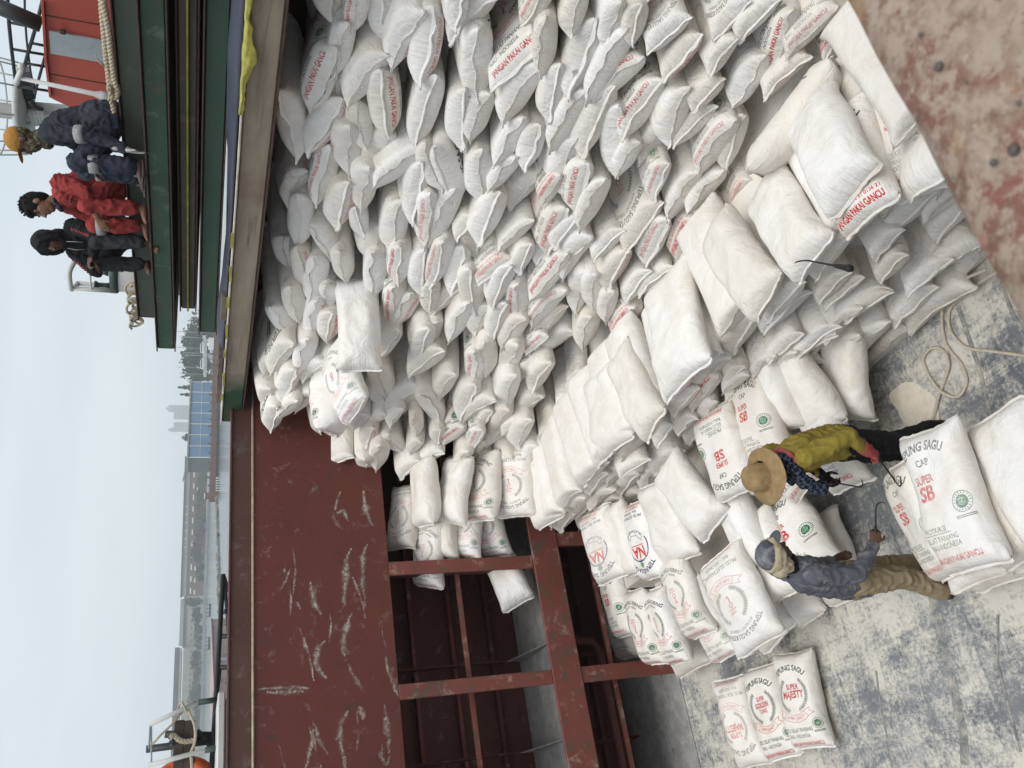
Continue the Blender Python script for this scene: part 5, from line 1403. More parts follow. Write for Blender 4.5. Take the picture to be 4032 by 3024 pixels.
# rest of the ship, mostly unseen
o = MB().span((-9.5, -3.0, 3.25), (12, .255, 3.29)).build('side_deck', M_DECK); tag(o, kind='structure')
o = MB().span((-6.1, -1.4, 0), (9.6, -1.36, 3.24)).build('hold_side_plate', M_REDD); tag(o, kind='structure')
o = MB().span((-6.16, -1.3, 0), (-6.1, WY+1.5, 4.88)).build('hold_end_plate', M_REDD); tag(o, kind='structure')
o = MB().span((9.5, -1.3, 0), (9.56, WY+1.5, 4.7)).build('hold_end_plate', M_REDD); tag(o, kind='structure')
o = MB().span((9.7, -3.0, 3.6), (29, Y0-.05, 3.66)).build('fore_deck', M_DECK); tag(o, kind='structure')
o = MB().span((-9.5, -6, -.3), (30, -5.9, 3.7)).build('ship_side', M_REDD); tag(o, kind='structure')

M_PIER = paint('rusty_brown_piling', (.135, .078, .062), (.07, .045, .038), .4, .35, (1, 1, .4), .8, (.22, .17, .15), .2)
M_PIERD = flat('dark_waterside_grey', (.035, .035, .042), .8, .3, .8)
M_WHITE = flat('white_paint', (.72, .72, .70), .5, .06, 1.0)
M_GLAS = NM('blue_tinted_glass', .12, .6); _n = M_GLAS.noise(.12, 4); M_GLAS.color(M_GLAS.mix(M_GLAS.ramp(_n, .35, .65), (.10, .20, .34), (.15, .26, .40))); M_GLAS = M_GLAS.m
M_PURP = flat('mauve_brown_cladding', (.125, .082, .082), .8, .10, .2)
M_BUFF = flat('buff_concrete', (.30, .30, .265), .8, .10, .2)
M_ROOFP = flat('slate_purple_roof', (.075, .068, .095), .7, .12, .2)
M_WIN = flat('bright_window_strip', (.80, .78, .72), .4, .05, 2)
M_DWIN = flat('dark_window', (.10, .11, .12), .3, .1, 2)
M_GCON = flat('grey_quay_stone', (.20, .22, .235), .85, .2, .4)
M_TOWER = flat('tower_concrete', (.30, .33, .36), .7, .05, .05)
M_LEAF = NM('far_foliage', .8, .1); _o = M_LEAF.new('ShaderNodeObjectInfo'); _n = M_LEAF.noise(.35, 4)
M_LEAF.color(M_LEAF.mix(M_LEAF.ramp(_n, .35, .65), (.020, .038, .022), (.045, .065, .036))); M_LEAF = M_LEAF.m
M_TRUNK = flat('bark', (.08, .065, .05), .9, .3, 2)
DP = 250.0
# brown sheet piled pier
e = empty('harbour_pier', hp(1640, DP, WZ), 'long brown sheet piled pier with dark underside across the water', 'pier')
YS = [1300, 1345, 1392, 1436, 1480, 1525, 1553, 1584, 1618, 1650, 1678, 1712, 1748, 1782, 1820, 1848, 1880, 1912, 1948]
ax = (hp(1948, DP*1.0)-hp(1300, DP*1.10)); back = V((ax.y, -ax.x, 0)).normalized(); 
if back.dot(hdir(1600)) < 0: back = -back
def pierp(py):
    t = (py-1300)/(1948-1300); D = DP*1.10+(DP-DP*1.10)*t
    return hp(py, D)
ztop = 3.15; zlow = WZ+.55
for k, (a, b) in enumerate(zip(YS[:-1], YS[1:])):
    A, B = pierp(a), pierp(b); d_ = (B-A).normalized()*.12
    m = MB(); A2, B2 = A+d_, B-d_
    m.prism([V((A2.x, A2.y, zlow)), V((B2.x, B2.y, zlow)), V((B2.x, B2.y, ztop)), V((A2.x, A2.y, ztop))], back*6); m.build('sheet_pile_panel', M_PIER, e)
    m = MB(); m.box((B.x, B.y, ztop-.6), (.45, .45, 2.9 if k % 2 else 2.3), bev=.03); m.build('fender_post', M_PIER, e)
A, B = pierp(1300)+back*.4, pierp(1948)+back*.4
m = MB(); m.prism([V((A.x, A.y, WZ-.5)), V((B.x, B.y, WZ-.5)), V((B.x, B.y, zlow+.02)), V((A.x, A.y, zlow+.02))], back*6); m.build('underside_band', M_PIERD, e)  # one plain dark band for the pier's underside, set back below the panels
for k in range(12):
    p = pierp(1888+k*5); MB().box((p.x, p.y, WZ+.28), (.9, .9, .55), bev=.05).build('tyre_fender' if k % 2 else 'white_fender', M_PIERD if k % 2 else M_WHITE, e)
B = pierp(1953); MB().box((B.x, B.y, 2.6), (1.5, 1.5, 3.4), bev=.05).build('end_dolphin', M_PIER, e); MB().box((B.x, B.y, 4.45), (1.2, 1.2, .28), bev=.03).build('light_cap', M_WHITE, e)

def facade(name, label, cat, pyr, pyl, Dr, Dl, ptop, base, mat_, depth=12, partname='wall'):
    """box building whose front runs between two bearings; returns (empty, fn(t) -> front point, top z)"""
    A, B = hp(pyr, Dr), hp(pyl, Dl); d = (B-A).normalized(); bk = V((-d.y, d.x, 0))
    if bk.dot(A) < 0: bk = -bk
    Dm = (Dr+Dl)/2; zt = zof(ptop, (pyr+pyl)/2, Dm)
    e = empty(name, (A+B)/2+V((0, 0, base)), label, cat)
    m = MB(); m.prism([V((A.x, A.y, base)), V((B.x, B.y, base)), V((B.x, B.y, zt)), V((A.x, A.y, zt))], bk*depth); m.build(partname, mat_, e)
    return e, (lambda t, off=0: A.lerp(B, t)-bk*off), zt, bk, d
def panel(e, name, mat_, p, d, bk, w_, z0, z1, th=.15):
    a, b = p-d*w_/2, p+d*w_/2
    m = MB(); m.prism([V((a.x, a.y, z0)), V((b.x, b.y, z0)), V((b.x, b.y, z1)), V((a.x, a.y, z1))], bk*th); return m.build(name, mat_, e)
# glass terminal
D0 = 285
e, fp, zt, bk, d = facade('glass_hall', 'long blue glass hall with white mullions behind the brown pier', 'glass building', 1506, 1802, D0*1.06, D0, 748, 2.0, M_DWIN, 9, 'core')
Lb = (fp(1)-fp(0)).length
for k in range(7):
    for (z0, z1) in ((2.6, zof(792, 1650, D0)-.1), (zof(792, 1650, D0)+.1, zt-.35)):
        panel(e, 'glass_pane', M_GLAS, fp((k+.5)/7, .16), d, bk, Lb/7-.35, z0, z1)
for k in range(8): panel(e, 'mullion', M_WHITE, fp(k/7, .3), d, bk, .20, 2.3, zt, .25)
panel(e, 'transom', M_WHITE, fp(.5, .28), d, bk, Lb, zof(792, 1650, D0)-.06, zof(792, 1650, D0)+.06, .2)
panel(e, 'roof_edge', M_BUFF, fp(.5, .5), d, bk, Lb+1, zt, zt+.45, 10)
# mauve warehouse and its pale gable
D1 = 610
e, fp, zt, bk, d = facade('mauve_warehouse', 'long mauve brown warehouse with bright window strips behind shore trees', 'warehouse', 1800, 2345, D1, D1, 742, .8, M_PURP, 30)
Lb = (fp(1)-fp(0)).length
for k in range(12):
    t = .045+k*.0833
    panel(e, 'window', M_WIN, fp(t, .2), d, bk, Lb*.040, zof(761, 2050, D1), zof(756.5, 2050, D1), .3)
    if k % 2 == 0 or k > 8: panel(e, 'lower_window', M_WIN, fp(t+.012, .2), d, bk, Lb*.032, zof(776, 2050, D1), zof(772, 2050, D1), .3)
panel(e, 'eaves_band', M_BUFF, fp(.5, .4), d, bk, Lb, zof(742, 2050, D1), zof(727, 2050, D1), 30)
panel(e, 'roof', M_ROOFP, fp(.5, 1.0), d, bk, Lb*1.01, zof(727, 2050, D1), zof(720, 2050, D1), 32)
for k in range(6): panel(e, 'vent_lamp', M_WIN, fp(.36+k*.058, .6), d, bk, .9, zof(733, 2050, D1)-.4, zof(733, 2050, D1)+.4, .2)
m = MB(); a = fp(0); zz0, zz1 = zof(748, 1800, D1), zof(720, 1838, D1)
m.prism([V((a.x, a.y, zz0))-d*9, V((a.x, a.y, zz0))+d*2, V((a.x, a.y, zz1))+d*16], bk*20); m.build('gable', M_BUFF, e)
# buff warehouse, two heights
e, fp, zt, bk, d = facade('buff_warehouse', 'low buff warehouse with small dark windows right of the tall one', 'warehouse', 2345, 2545, D1, D1, 730, .8, M_BUFF, 30)
Lb = (fp(1)-fp(0)).length
for k in range(6): panel(e, 'window', M_DWIN, fp(.25+k*.125, .2), d, bk, 1.5, zof(759, 2440, D1), zof(752.5, 2440, D1), .3)
panel(e, 'roof', M_ROOFP, fp(.5, .6), d, bk, Lb, zof(730, 2440, D1), zof(722, 2440, D1), 30)
panel(e, 'rear_hall', M_BUFF, fp(.5, -20), d, bk, Lb*.95, zof(722, 2440, D1), zof(706, 2440, D1), 12)
e, fp, zt, bk, d = facade('tall_buff_warehouse', 'tall buff warehouse with slate purple roof at the left of the shore', 'warehouse', 2545, 3150, D1*.98, D1*.98, 712, .8, M_BUFF, 40)
Lb = (fp(1)-fp(0)).length
for k in range(12): panel(e, 'window', M_DWIN, fp(.03+k*.0385, .2), d, bk, 1.7, zof(751, 2700, D1), zof(744.5, 2700, D1), .3)
panel(e, 'roof', M_ROOFP, fp(.5, .8), d, bk, Lb*1.01, zof(703, 2700, D1), zof(685, 2700, D1), 40)
panel(e, 'frieze', flat('cream_frieze', (.50, .47, .38), .8, .1, .2), fp(.5, .3), d, bk, Lb, zof(712, 2700, D1), zof(703, 2700, D1), 30)
# quay along the far shore
A, B = hp(1750, D1-28), hp(3300, D1-28); dq = (B-A).normalized(); bq = V((-dq.y, dq.x, 0)); bq = bq if bq.dot(A) > 0 else -bq
m = MB(); m.prism([V((A.x, A.y, WZ-.6)), V((B.x, B.y, WZ-.6)), V((B.x, B.y, WZ+1.1)), V((A.x, A.y, WZ+1.1))], bq*60)
o = m.build('far_quay', M_GCON); tag(o, kind='structure')
A, B = hp(900, 420), hp(1800, 380); dq2 = (B-A).normalized(); bq2 = V((-dq2.y, dq2.x, 0)); bq2 = bq2 if bq2.dot(A) > 0 else -bq2
m = MB(); m.prism([V((A.x, A.y, WZ-.6)), V((B.x, B.y, WZ-.6)), V((B.x, B.y, WZ+1.1)), V((A.x, A.y, WZ+1.1))], bq2*900)
o = m.build('far_shore', M_GCON); tag(o, kind='structure')
# apartment towers in the haze
for k, (pr, pl, pt, lab) in enumerate(((1597, 1625, 663, 'faint tower with stepped crown, right one in the haze'), (1622, 1653, 684, 'faint slab block joined to the right hazy tower'), (1663, 1690, 684, 'faint slab block joined to the left hazy tower'), (1684, 1702, 672, 'faint tower with roof mast, left one in the haze'))):
    D = 1500; e, fp, zt, bk, d = facade('apartment_tower', lab, 'tower', pr, pl, D, D, pt, .5, M_TOWER, 14)
    for r in range(12):
        z0 = 8+r*4.2
        if z0+1.5 < zt: panel(e, 'balcony_band', M_GCON, fp(.5, .25), d, bk, (fp(1)-fp(0)).length*.85, z0, z0+1.3, .3)
    if k in (0, 3): panel(e, 'roof_room', M_TOWER, fp(.5, -3), d, bk, 5, zt, zt+4, 6)
# trees
def crown_mesh(seed, n=620, conifer=False):
    rr = random.Random(seed); vs = []; fs = []
    lobes = [(V((rr.uniform(-.55, .55), rr.uniform(-.55, .55), rr.uniform(.25, .85))), rr.uniform(.28, .45)) for _ in range(9)]
    for k in range(n):
        if conifer:
            h = rr.random()**.8; lay = round(h*7)/7; r = (1-lay*.92)*.62*rr.uniform(.2, 1); a = rr.uniform(0, 6.283)
            c = V((r*math.cos(a), r*math.sin(a), lay+rr.uniform(-.03, .03)-.10*r)); s_ = .09
        else:
            l, lr = rr.choice(lobes); q = V((rr.gauss(0, 1), rr.gauss(0, 1), rr.gauss(0, 1))).normalized()
            c = l+q*lr*rr.uniform(.55, 1.0); s_ = rr.uniform(.06, .12)
        u = V((rr.gauss(0, 1), rr.gauss(0, 1), rr.gauss(0, 1))).normalized(); w_ = u.orthogonal().normalized()
        b = len(vs); vs += [c+u*s_, c+w_*s_*.7, c-u*s_, c-w_*s_*.7]; fs.append((b, b+1, b+2, b+3))
    me = bpy.data.meshes.new('crown'); me.from_pydata([tuple(v) for v in vs], [], fs); me.materials.append(M_LEAF); me.update(); return me
CROWNS = [crown_mesh(k) for k in range(4)]+[crown_mesh(9, 520, True)]
_t = MB(); _t.tube([(0, 0, 0), (.01, 0, .25), (.0, .01, .6)], [.035, .028, .012], 7)
for a in range(4): _t.tube([(0, 0, .25+.07*a), (.22*math.cos(a*1.7), .22*math.sin(a*1.7), .5+.07*a)], [.016, .006], 5)
TRK = _t.mesh('trunk'); TRK.materials.append(M_TRUNK)
def tree(py, D, pt, width_px, lab, var, base=1.8):
    zt = zof(pt, py, D); h = zt-base; w_ = width_px*D/FPX
    p = hp(py, D, base)
    e = empty('shore_tree', p, lab, 'tree', 'trees along the far shore')
    for nm, me in (('trunk', TRK), ('crown', CROWNS[var])):
        o = bpy.data.objects.new(nm, me); COL.objects.link(o); o.parent = e
        o.scale = (w_*.75, w_*.75, h) if nm == 'crown' else (h, h, h)
        o.rotation_euler = (0, 0, py*.37)
D_T = 590
for k, (py, pt, wd, lab) in enumerate(((1815, 784, 40, 'low shore tree just beyond the pier end panels'), (1868, 778, 50, 'shore tree above the pier end'), (1902, 772, 46, 'rounded shore tree left of the pier end'), (1945, 776, 44, 'bushy shore tree before the third warehouse window'), (1990, 771, 52, 'broad shore tree before the fifth warehouse window'),
        (2035, 770, 56, 'wide shore tree with light clump under the mauve warehouse'), (2075, 784, 34, 'short shore tree in the gap of the row'), (2118, 764, 56, 'tall rounded shore tree before the mauve warehouse'), (2182, 757, 56, 'tallest dark shore tree before the mauve warehouse'), (2226, 772, 46, 'dense shore tree near the mauve warehouse left end'), (2262, 770, 40, 'rounded tree left of the mauve warehouse windows'),
        (2368, 737, 34, 'tall slim tree between mauve and buff warehouses'), (2420, 762, 60, 'shore tree under the first buff windows'), (2475, 766, 58, 'shore tree under the middle buff windows'), (2530, 768, 50, 'shore tree at the foot of the buff gable'), (2592, 756, 56, 'rounded tree at the tall buff warehouse corner'), (2650, 764, 50, 'shore tree under the tall buff windows'), (2700, 752, 62, 'largest tree before the tall buff warehouse'), (2752, 742, 54, 'spreading tree reaching the tall buff windows'), (2806, 762, 56, 'leftmost visible shore tree'), (2870, 760, 56, 'shore tree behind the tied timbers'))):
    tree(py, D_T, pt, wd, lab, k % 4)
for k, (py, pt, wd, lab, D, vr) in enumerate(((1345, 732, 110, 'big dark rounded tree behind the yachts', 430, 0), (1290, 734, 100, 'big dark tree behind the hatch cover ends', 430, 1), (1412, 758, 80, 'dense tree behind the left yacht', 440, 2), (1450, 729, 95, 'flat topped spreading tree behind the masts', 420, 3), (1478, 752, 60, 'bushy tree at the end of the glass hall', 415, 1), (1528, 708, 62, 'tiered conifer with rusty patch over the glass hall', 400, 4), (1555, 716, 50, 'ragged conifer half behind the glass hall', 405, 4), (1717, 732, 44, 'small round tree over the glass hall roof', 420, 0))):
    tree(py, D, pt, wd, lab, vr)
# yachts, cabin and masts behind the pier
for k, (py, lab, L_) in enumerate(((1371, 'white motor yacht behind the pier, right one', 15), (1434, 'white motor yacht with radar arch behind the pier, left one', 18))):
    D = 300; p = hp(py, D, 0); e = empty('motor_yacht', p, lab, 'yacht', 'white yachts behind the pier')
    sd_ = V((hdir(py).y, -hdir(py).x, 0)); zb = zof(814, py, D); zh = zof(802, py, D)
    m = MB(); a, b = p-sd_*L_*.12*2, p+sd_*L_*.12*2.4
    bk = hdir(py)
    def xs(c, w_, z0, z1, tp): return [c-bk*w_+V((0, 0, z1)), c+bk*w_+V((0, 0, z1)), c+bk*w_*tp+V((0, 0, z0)), c-bk*w_*tp+V((0, 0, z0))]
    secs = [xs(a, 1.2, zb, zh, .8), xs(p, 1.6, zb-.1, zh+.1, .7), xs(b-sd_*1.5, 1.3, zb, zh+.35, .6), xs(b, .1, zh-.2, zh+.6, .5)]
    vs = [q for s_ in secs for q in s_]; fs = [(0, 1, 2, 3), (15, 14, 13, 12)]
    for i in range(3):
        for j in range(4): l = (j+1) % 4; fs.append((i*4+j, i*4+l, (i+1)*4+l, (i+1)*4+j))
    m.add(vs, fs); m.build('hull', M_WHITE, e)
    m = MB(); c0 = p+sd_*.3; m.prism([c0-sd_*2.0-bk+V((0, 0, zh+.1)), c0+sd_*2.2-bk+V((0, 0, zh+.1)), c0+sd_*1.0-bk+V((0, 0, zh+1.1)), c0-sd_*1.7-bk+V((0, 0, zh+1.1))], bk*2); m.build('cabin', M_WHITE, e)
    m = MB(); m.prism([c0-sd_*1.6-bk*1.03+V((0, 0, zh+.45)), c0+sd_*1.6-bk*1.03+V((0, 0, zh+.45)), c0+sd_*1.1-bk*1.03+V((0, 0, zh+.85)), c0-sd_*1.5-bk*1.03+V((0, 0, zh+.85))], bk*.05); m.build('cabin_windows', M_DWIN, e)
    if k: 
        m = MB(); m.tube([c0-sd_*2-bk+V((0, 0, zh+.4)), c0-sd_*1.2-bk+V((0, 0, zh+2.2)), c0-sd_*1.2+bk+V((0, 0, zh+2.2)), c0-sd_*2+bk+V((0, 0, zh+.4))], .09, 6); m.build('radar_arch', M_WHITE, e)
p = hp(1352, 262, 0); tag(MB().box((p.x, p.y, 3.85), (3.6, 2.0, 1.5), Matrix.Rotation(math.atan2(-hdir(1352).x, hdir(1352).y), 3, 'Z'), .08).build('site_cabin', M_WHITE), 'small white cabin standing on the pier deck', 'cabin')
M_MAST = flat('grey_mast', (.30, .32, .33), .5, .1, 1)
for k, (py, pt, lab) in enumerate(((1310, 690, 'tall yacht mast near the hatch cover ends'), (1331, 706, 'short thin mast right of the middle mast'), (1372, 690, 'tall yacht mast with stay over the right yacht'), (1449, 692, 'tall yacht mast over the left yacht'), (1474, 705, 'dark short mast at the glass hall end'))):
    D = 310; p = hp(py, D, 2.2); zt = zof(pt, py, D); e = empty('yacht_mast', p, lab, 'mast', 'masts behind the pier')
    MB().tube([p, V((p.x, p.y, zt))], [.11, .07], 6).build('spar', M_MAST, e); sd_ = V((hdir(py).y, -hdir(py).x, 0))
    MB().tube([V((p.x, p.y, zt)), p+sd_*(1.4 if k % 2 else -1.2)], .03, 4).build('stay', M_MAST, e)
p = hp(1396, 330, 2); zt = zof(724, 1396, 330); e = empty('lattice_mast', p, 'thin pale lattice mast with square head behind the yachts', 'mast')
sd_ = V((hdir(1396).y, -hdir(1396).x, 0))
for sg in (-.5, .5): MB().tube([p+sd_*sg*.9, V((p.x, p.y, zt))+sd_*sg*.9], .09, 5).build('leg', M_MAST, e)
for j in range(8):
    z = 2+(zt-2)*j/8; MB().tube([V((p.x, p.y, z))-sd_*.45, V((p.x, p.y, z+(zt-2)/8))+sd_*.45], .05, 4).build('brace', M_MAST, e)
# rubble breakwater running towards the ship
M_ROCK = flat('wet_rubble_stone', (.20, .18, .145), .9, .35, 1.2, bump=.6)
m = MB(); rr = random.Random(11); p_a = hp(1962, 245); p_b = hp(2420, 178)
for k in range(260):
    t = (k+rr.random())/260; c = p_a.lerp(p_b, t)+V((rr.gauss(0, .5), rr.gauss(0, .5), 0)); r = rr.uniform(.25, .62)
    c.z = WZ+rr.uniform(-.1, .45); m.ball(c, r, 6, 4, (rr.uniform(.8, 1.3), rr.uniform(.7, 1.2), rr.uniform(.5, .9)), Matrix.Rotation(rr.random()*3, 3, 'Z'))
o = m.build('rubble_breakwater', M_ROCK); tag(o, 'rubble stone breakwater trailing from the pier end', 'breakwater', kind='stuff')
m = MB(); m.bar(p_a+V((0, 0, WZ+.15))-hdir(2000)*1.2, p_b+V((0, 0, WZ+.15))-hdir(2300)*1.2, 1.0, .3); o = m.build('breakwater_footing', M_GCON); tag(o, kind='structure')
# pink decked barge lying beyond the rail
M_BARGE = paint('faded_pink_barge_deck', (.34, .24, .225), (.12, .07, .06), .7, .25, (1, .2, 1), .8, (.44, .38, .36), .5)
e = empty('moored_barge', hp(2700, 140, WZ), 'long low barge with scabby pink side beyond the dark pipe rail', 'barge')
A, B = hp(2440, 120), hp(3250, 62)
zz = lambda p, px, py: zof(px, py, p.length)
zA, zB = zz(A, 866, 2440), zz(B, 805, 3250); bkx = V((-(B-A).y, (B-A).x, 0)).normalized(); bkx = bkx if bkx.dot(A) > 0 else -bkx
m = MB(); m.prism([V((A.x, A.y, WZ-.4)), V((B.x, B.y, WZ-.4)), V((B.x, B.y, (zA+zB)/2)), V((A.x, A.y, (zA+zB)/2))], bkx*9); m.build('hull', M_BARGE, e)
m = MB(); a_, b_ = V((A.x, A.y, (zA+zB)/2+.06)), V((B.x, B.y, (zA+zB)/2+.06)); m.bar(a_, b_, .3, .12); m.build('rubbing_strake', paint('strake', (.25, .10, .09), (.1, .06, .05), .5, .5), e)
# two mooring rafts
for k, (py, lab) in enumerate(((2405, 'small dark mooring raft off the mauve warehouse'), (2535, 'small dark mooring raft with pole, farther left'))):
    D = 330; p = hp(py, D, 0); sd_ = V((hdir(py).y, -hdir(py).x, 0)); e = empty('mooring_raft', V((p.x, p.y, WZ)), lab, 'raft', 'mooring rafts')
    Rz = Matrix.Rotation(math.atan2(sd_.y, sd_.x), 3, 'Z'); MB().box((p.x, p.y, WZ+.25), (4.6, 2, .5), Rz, .05).build('float', M_PIERD, e)
    MB().box((p.x, p.y, WZ+1.6), (4.4, 1.8, .12), Rz, .03).build('deck', M_GCON, e)
    for q in (-2, -.7, .7, 2): MB().tube([p+sd_*q+V((0, 0, WZ)), p+sd_*q+V((0, 0, WZ+1.6))], .1, 6).build('post', M_PIERD, e)
    if k: MB().tube([p+V((0, 0, WZ+1.6)), p+V((0, 0, WZ+4))], .06, 5).build('pole', M_MAST, e)
# ------------------------------------------------------------------ gear on deck
M_HOUSE = paint('orange_red_housing', (.36, .062, .040), (.22, .05, .035), .35, .9, (1, 1, .3), .55, (.30, .10, .08), .15, (.44, .085, .055))
M_DOORP = paint('rust_spotted_grey_door', (.30, .345, .36), (.26, .13, .05), .5, 2.6, (1, 1, .5), .5)
M_WPAINT = paint('grimy_white_paint', (.50, .50, .48), (.26, .13, .06), .45, 3, (1, 1, .4), .5)
M_DSTEEL = flat('dark_painted_steel', (.025, .028, .030), .5, .2, 6)
M_GRNB = paint('green_black_fitting', (.035, .055, .045), (.08, .06, .045), .5, 4)
M_ROPE = flat('cream_rope_fibre', (.42, .36, .26), .9, .2, 50, bump=.3)
M_ROPEW = flat('floury_rope_fibre', (.55, .50, .42), .9, .15, 50, bump=.3)
def smooth_path(pts, n=8):
    pts = [V(p) for p in pts]; out = []
    for i in range(len(pts)-1):
        p0, p1, p2, p3 = pts[max(i-1, 0)], pts[i], pts[i+1], pts[min(i+2, len(pts)-1)]
        for k in range(n):
            t = k/n; out.append(0.5*((2*p1)+(p2-p0)*t+(2*p0-5*p1+4*p2-p3)*t*t+(3*p1-p0-3*p2+p3)*t**3))
    return out+[pts[-1]]
def rope(m, pts, r, pitch, step=None):
    """three laid strands"""
    pts = smooth_path(pts); L = [0]
    for a, b in zip(pts[:-1], pts[1:]): L.append(L[-1]+(b-a).length)
    step = step or pitch/7; N = max(int(L[-1]/step), 4); c = []; j = 0
    for i in range(N+1):
        s = L[-1]*i/N
        while j < len(L)-2 and L[j+1] < s: j += 1
        c.append(pts[j].lerp(pts[j+1], (s-L[j])/max(L[j+1]-L[j], 1e-6)))
    t0 = (c[1]-c[0]).normalized(); nrm = t0.orthogonal().normalized(); prev = t0; fr = []
    for i in range(N+1):
        t = (c[min(i+1, N)]-c[max(i-1, 0)]).normalized(); nrm = prev.rotation_difference(t)@nrm; prev = t; fr.append((nrm.copy(), t.cross(nrm)))
    for k in range(3):
        ph = k*2.0944
        m.tube([c[i]+(fr[i][0]*math.cos(ph+i*step/pitch*6.283)+fr[i][1]*math.sin(ph+i*step/pitch*6.283))*r*.52 for i in range(N+1)], r*.56, 6)
# rope on the hold floor
Fz = lambda a, b, z=.016: onz(2932+a*KB, 900+b*KB, z)
e = empty('floor_rope', Fz(1200, 800), 'floury rope lying looped on the hold floor below the rusty coaming', 'rope')
m = MB(); rope(m, [Fz(1430, 245, .20), Fz(1300, 300, .12), Fz(1215, 350, .03), Fz(1180, 430), Fz(1172, 560), Fz(1185, 650), Fz(1205, 740), Fz(1210, 820, .03), Fz(1175, 930), Fz(1150, 1000, .035), Fz(1130, 1090), Fz(1095, 1210)], .0125, .06); m.build('strand', M_ROPEW, e)
m = MB(); rope(m, [Fz(1190, 680), Fz(1232, 740), Fz(1290, 810), Fz(1318, 900), Fz(1290, 980), Fz(1240, 1000), Fz(1170, 970, .035), Fz(1110, 900), Fz(1075, 830), Fz(1060, 770), Fz(1100, 715), Fz(1160, 712), Fz(1198, 750, .035), Fz(1212, 815, .03)], .0125, .06); m.build('strand', M_ROPEW, e)
m = MB(); rope(m, [Fz(1500, 255, .30), Fz(1400, 320, .06), Fz(1300, 400), Fz(1230, 460), Fz(1210, 520), Fz(1220, 600), Fz(1260, 660), Fz(1330, 710), Fz(1480, 730), Fz(1700, 760)], .0125, .06); m.build('strand', M_ROPEW, e)
# swept heap of flour and sweepings
M_HEAP = NM('heaped_flour', .95, .1); _n = M_HEAP.noise(14, 7, .7); M_HEAP.color(M_HEAP.mix(M_HEAP.ramp(_n, .4, .6), (.66, .61, .51), (.74, .70, .61))); M_HEAP.bump(_n, .4, .02); M_HEAP = M_HEAP.m
rr = random.Random(8)
def heap(name, poly_c, rx, ry, h, rot):
    vs = []; fs = []; n, k_ = 26, 10; c = V(poly_c)
    for i in range(k_+1):
        for j in range(n):
            a = 6.283*j/n; r = i/k_; w_ = 1+.25*mnoise.noise(V((math.cos(a)*1.5, math.sin(a)*1.5, c.x)))
            x, y = rx*r*w_*math.cos(a), ry*r*w_*math.sin(a); z = h*(1-r*r)**1.5*(1+.3*mnoise.noise(V((x*9, y*9, 1))))+.001
            vs.append((c.x+x*math.cos(rot)-y*math.sin(rot), c.y+x*math.sin(rot)+y*math.cos(rot), c.z+z))
    for i in range(k_):
        for j in range(n): l = (j+1) % n; fs.append((i*n+j, i*n+l, (i+1)*n+l, (i+1)*n+j))
    me = bpy.data.meshes.new(name); me.from_pydata(vs, [], fs); me.polygons.foreach_set('use_smooth', [True]*len(fs)); me.update()
    o = link(name, me, M_HEAP); return tag(o, kind='stuff')
heap('spilt_flour', tuple(Fz(1000, 1050, .002)), .24, .15, .008, .6)
# red housing behind the covers
e = empty('deck_housing', onx(300, 200, 9), 'orange red steel housing with sloped end behind the cover stack', 'deck housing')
HX = 9.0
poly = [onx(a, b, HX) for a, b in ((140, -420), (165, 0), (178, 241), (190, 330), (197, 383), (211, 392), (244, 407), (283, 425), (455, 452), (440, 0), (425, -420))]
MB().prism([tuple(p) for p in poly], (2.4, 0, 0)).build('casing', M_HOUSE, e)
MB().prism([tuple(onx(a, b, HX-.03)) for a, b in ((193, 122), (430, 166), (437, 253), (199, 211))], (.025, 0, 0)).build('door', M_DOORP, e)
m = MB(); p = onx(247, 125, HX-.06); m.box(p, (.06, .05, .06), bev=.01); m.build('door_hinge', M_RUST, e)
for (a, b), (c, d) in (((165, 5), (178, 236)), ((178, 236), (196, 380))): MB().bar(onx(a+3, b, HX-.02), onx(c+3, d, HX-.02), .05, .03).build('edge_bar', M_HOUSE, e)
for py_, top, bot in ((290, 186, 445), (60, 170, 435)):
    a, b = onx(top+4, py_, HX-.004), onx(bot, py_+45, HX-.004); MB().bar(a, b, .012, .008, up=(1, 0, 0)).build('plate_seam', M_RUST, e)
# dark lattice boom over it
e = empty('derrick_boom', onx(100, 150, 12), 'dark lattice of a derrick boom against the sky above the red housing', 'derrick')
BX = 12.0; b_ = lambda q, r=.035, nm='lattice_bar': MB().tube([onx(a, c, BX) for a, c in q], r*.55, 8).build(nm, M_DSTEEL, e)
b_(((25, -160), (30, 0), (35, 90), (45, 190), (60, 312)), .05, 'top_chord')
b_(((92, -120), (97, 0), (98, 60), (105, 160), (120, 280), (138, 366)), .03, 'middle_chord')
b_(((175, -25), (140, 110), (110, 210), (85, 305), (72, 345)), .05, 'diagonal')
for q in (((35, 88), (147, 110)), ((47, 193), (174, 215)), ((126, 170), (172, 179)), ((103, 250), (180, 262)), ((76, 340), (192, 358)), ((138, 366), (176, 225)), ((150, 70), (168, 78))): b_(q, .04)
MB().tube([onx(-30, 15, BX-1), onx(162, 97, BX-1)], .11, 12).build('boom', M_DSTEEL, e)
# white post
e = empty('white_post', onx(412, 378, 8.3), 'slim white post with lamp head standing beside the hawser', 'post')
a, b = onx(440, 384, 8.3), onx(72, 306, 8.3)
MB().tube([a, a.lerp(b, .12), a.lerp(b, .2), b], [.055, .05, .028, .022], 12).build('pole', M_WPAINT, e)
MB().tube([onx(62, 330, 8.3), onx(74, 300, 8.3), onx(90, 270, 8.3)], .03, 10).build('lamp_arm', M_WPAINT, e)
MB().ball(onx(84, 262, 8.3), .04, 10, 7).build('lamp_head', M_WPAINT, e)
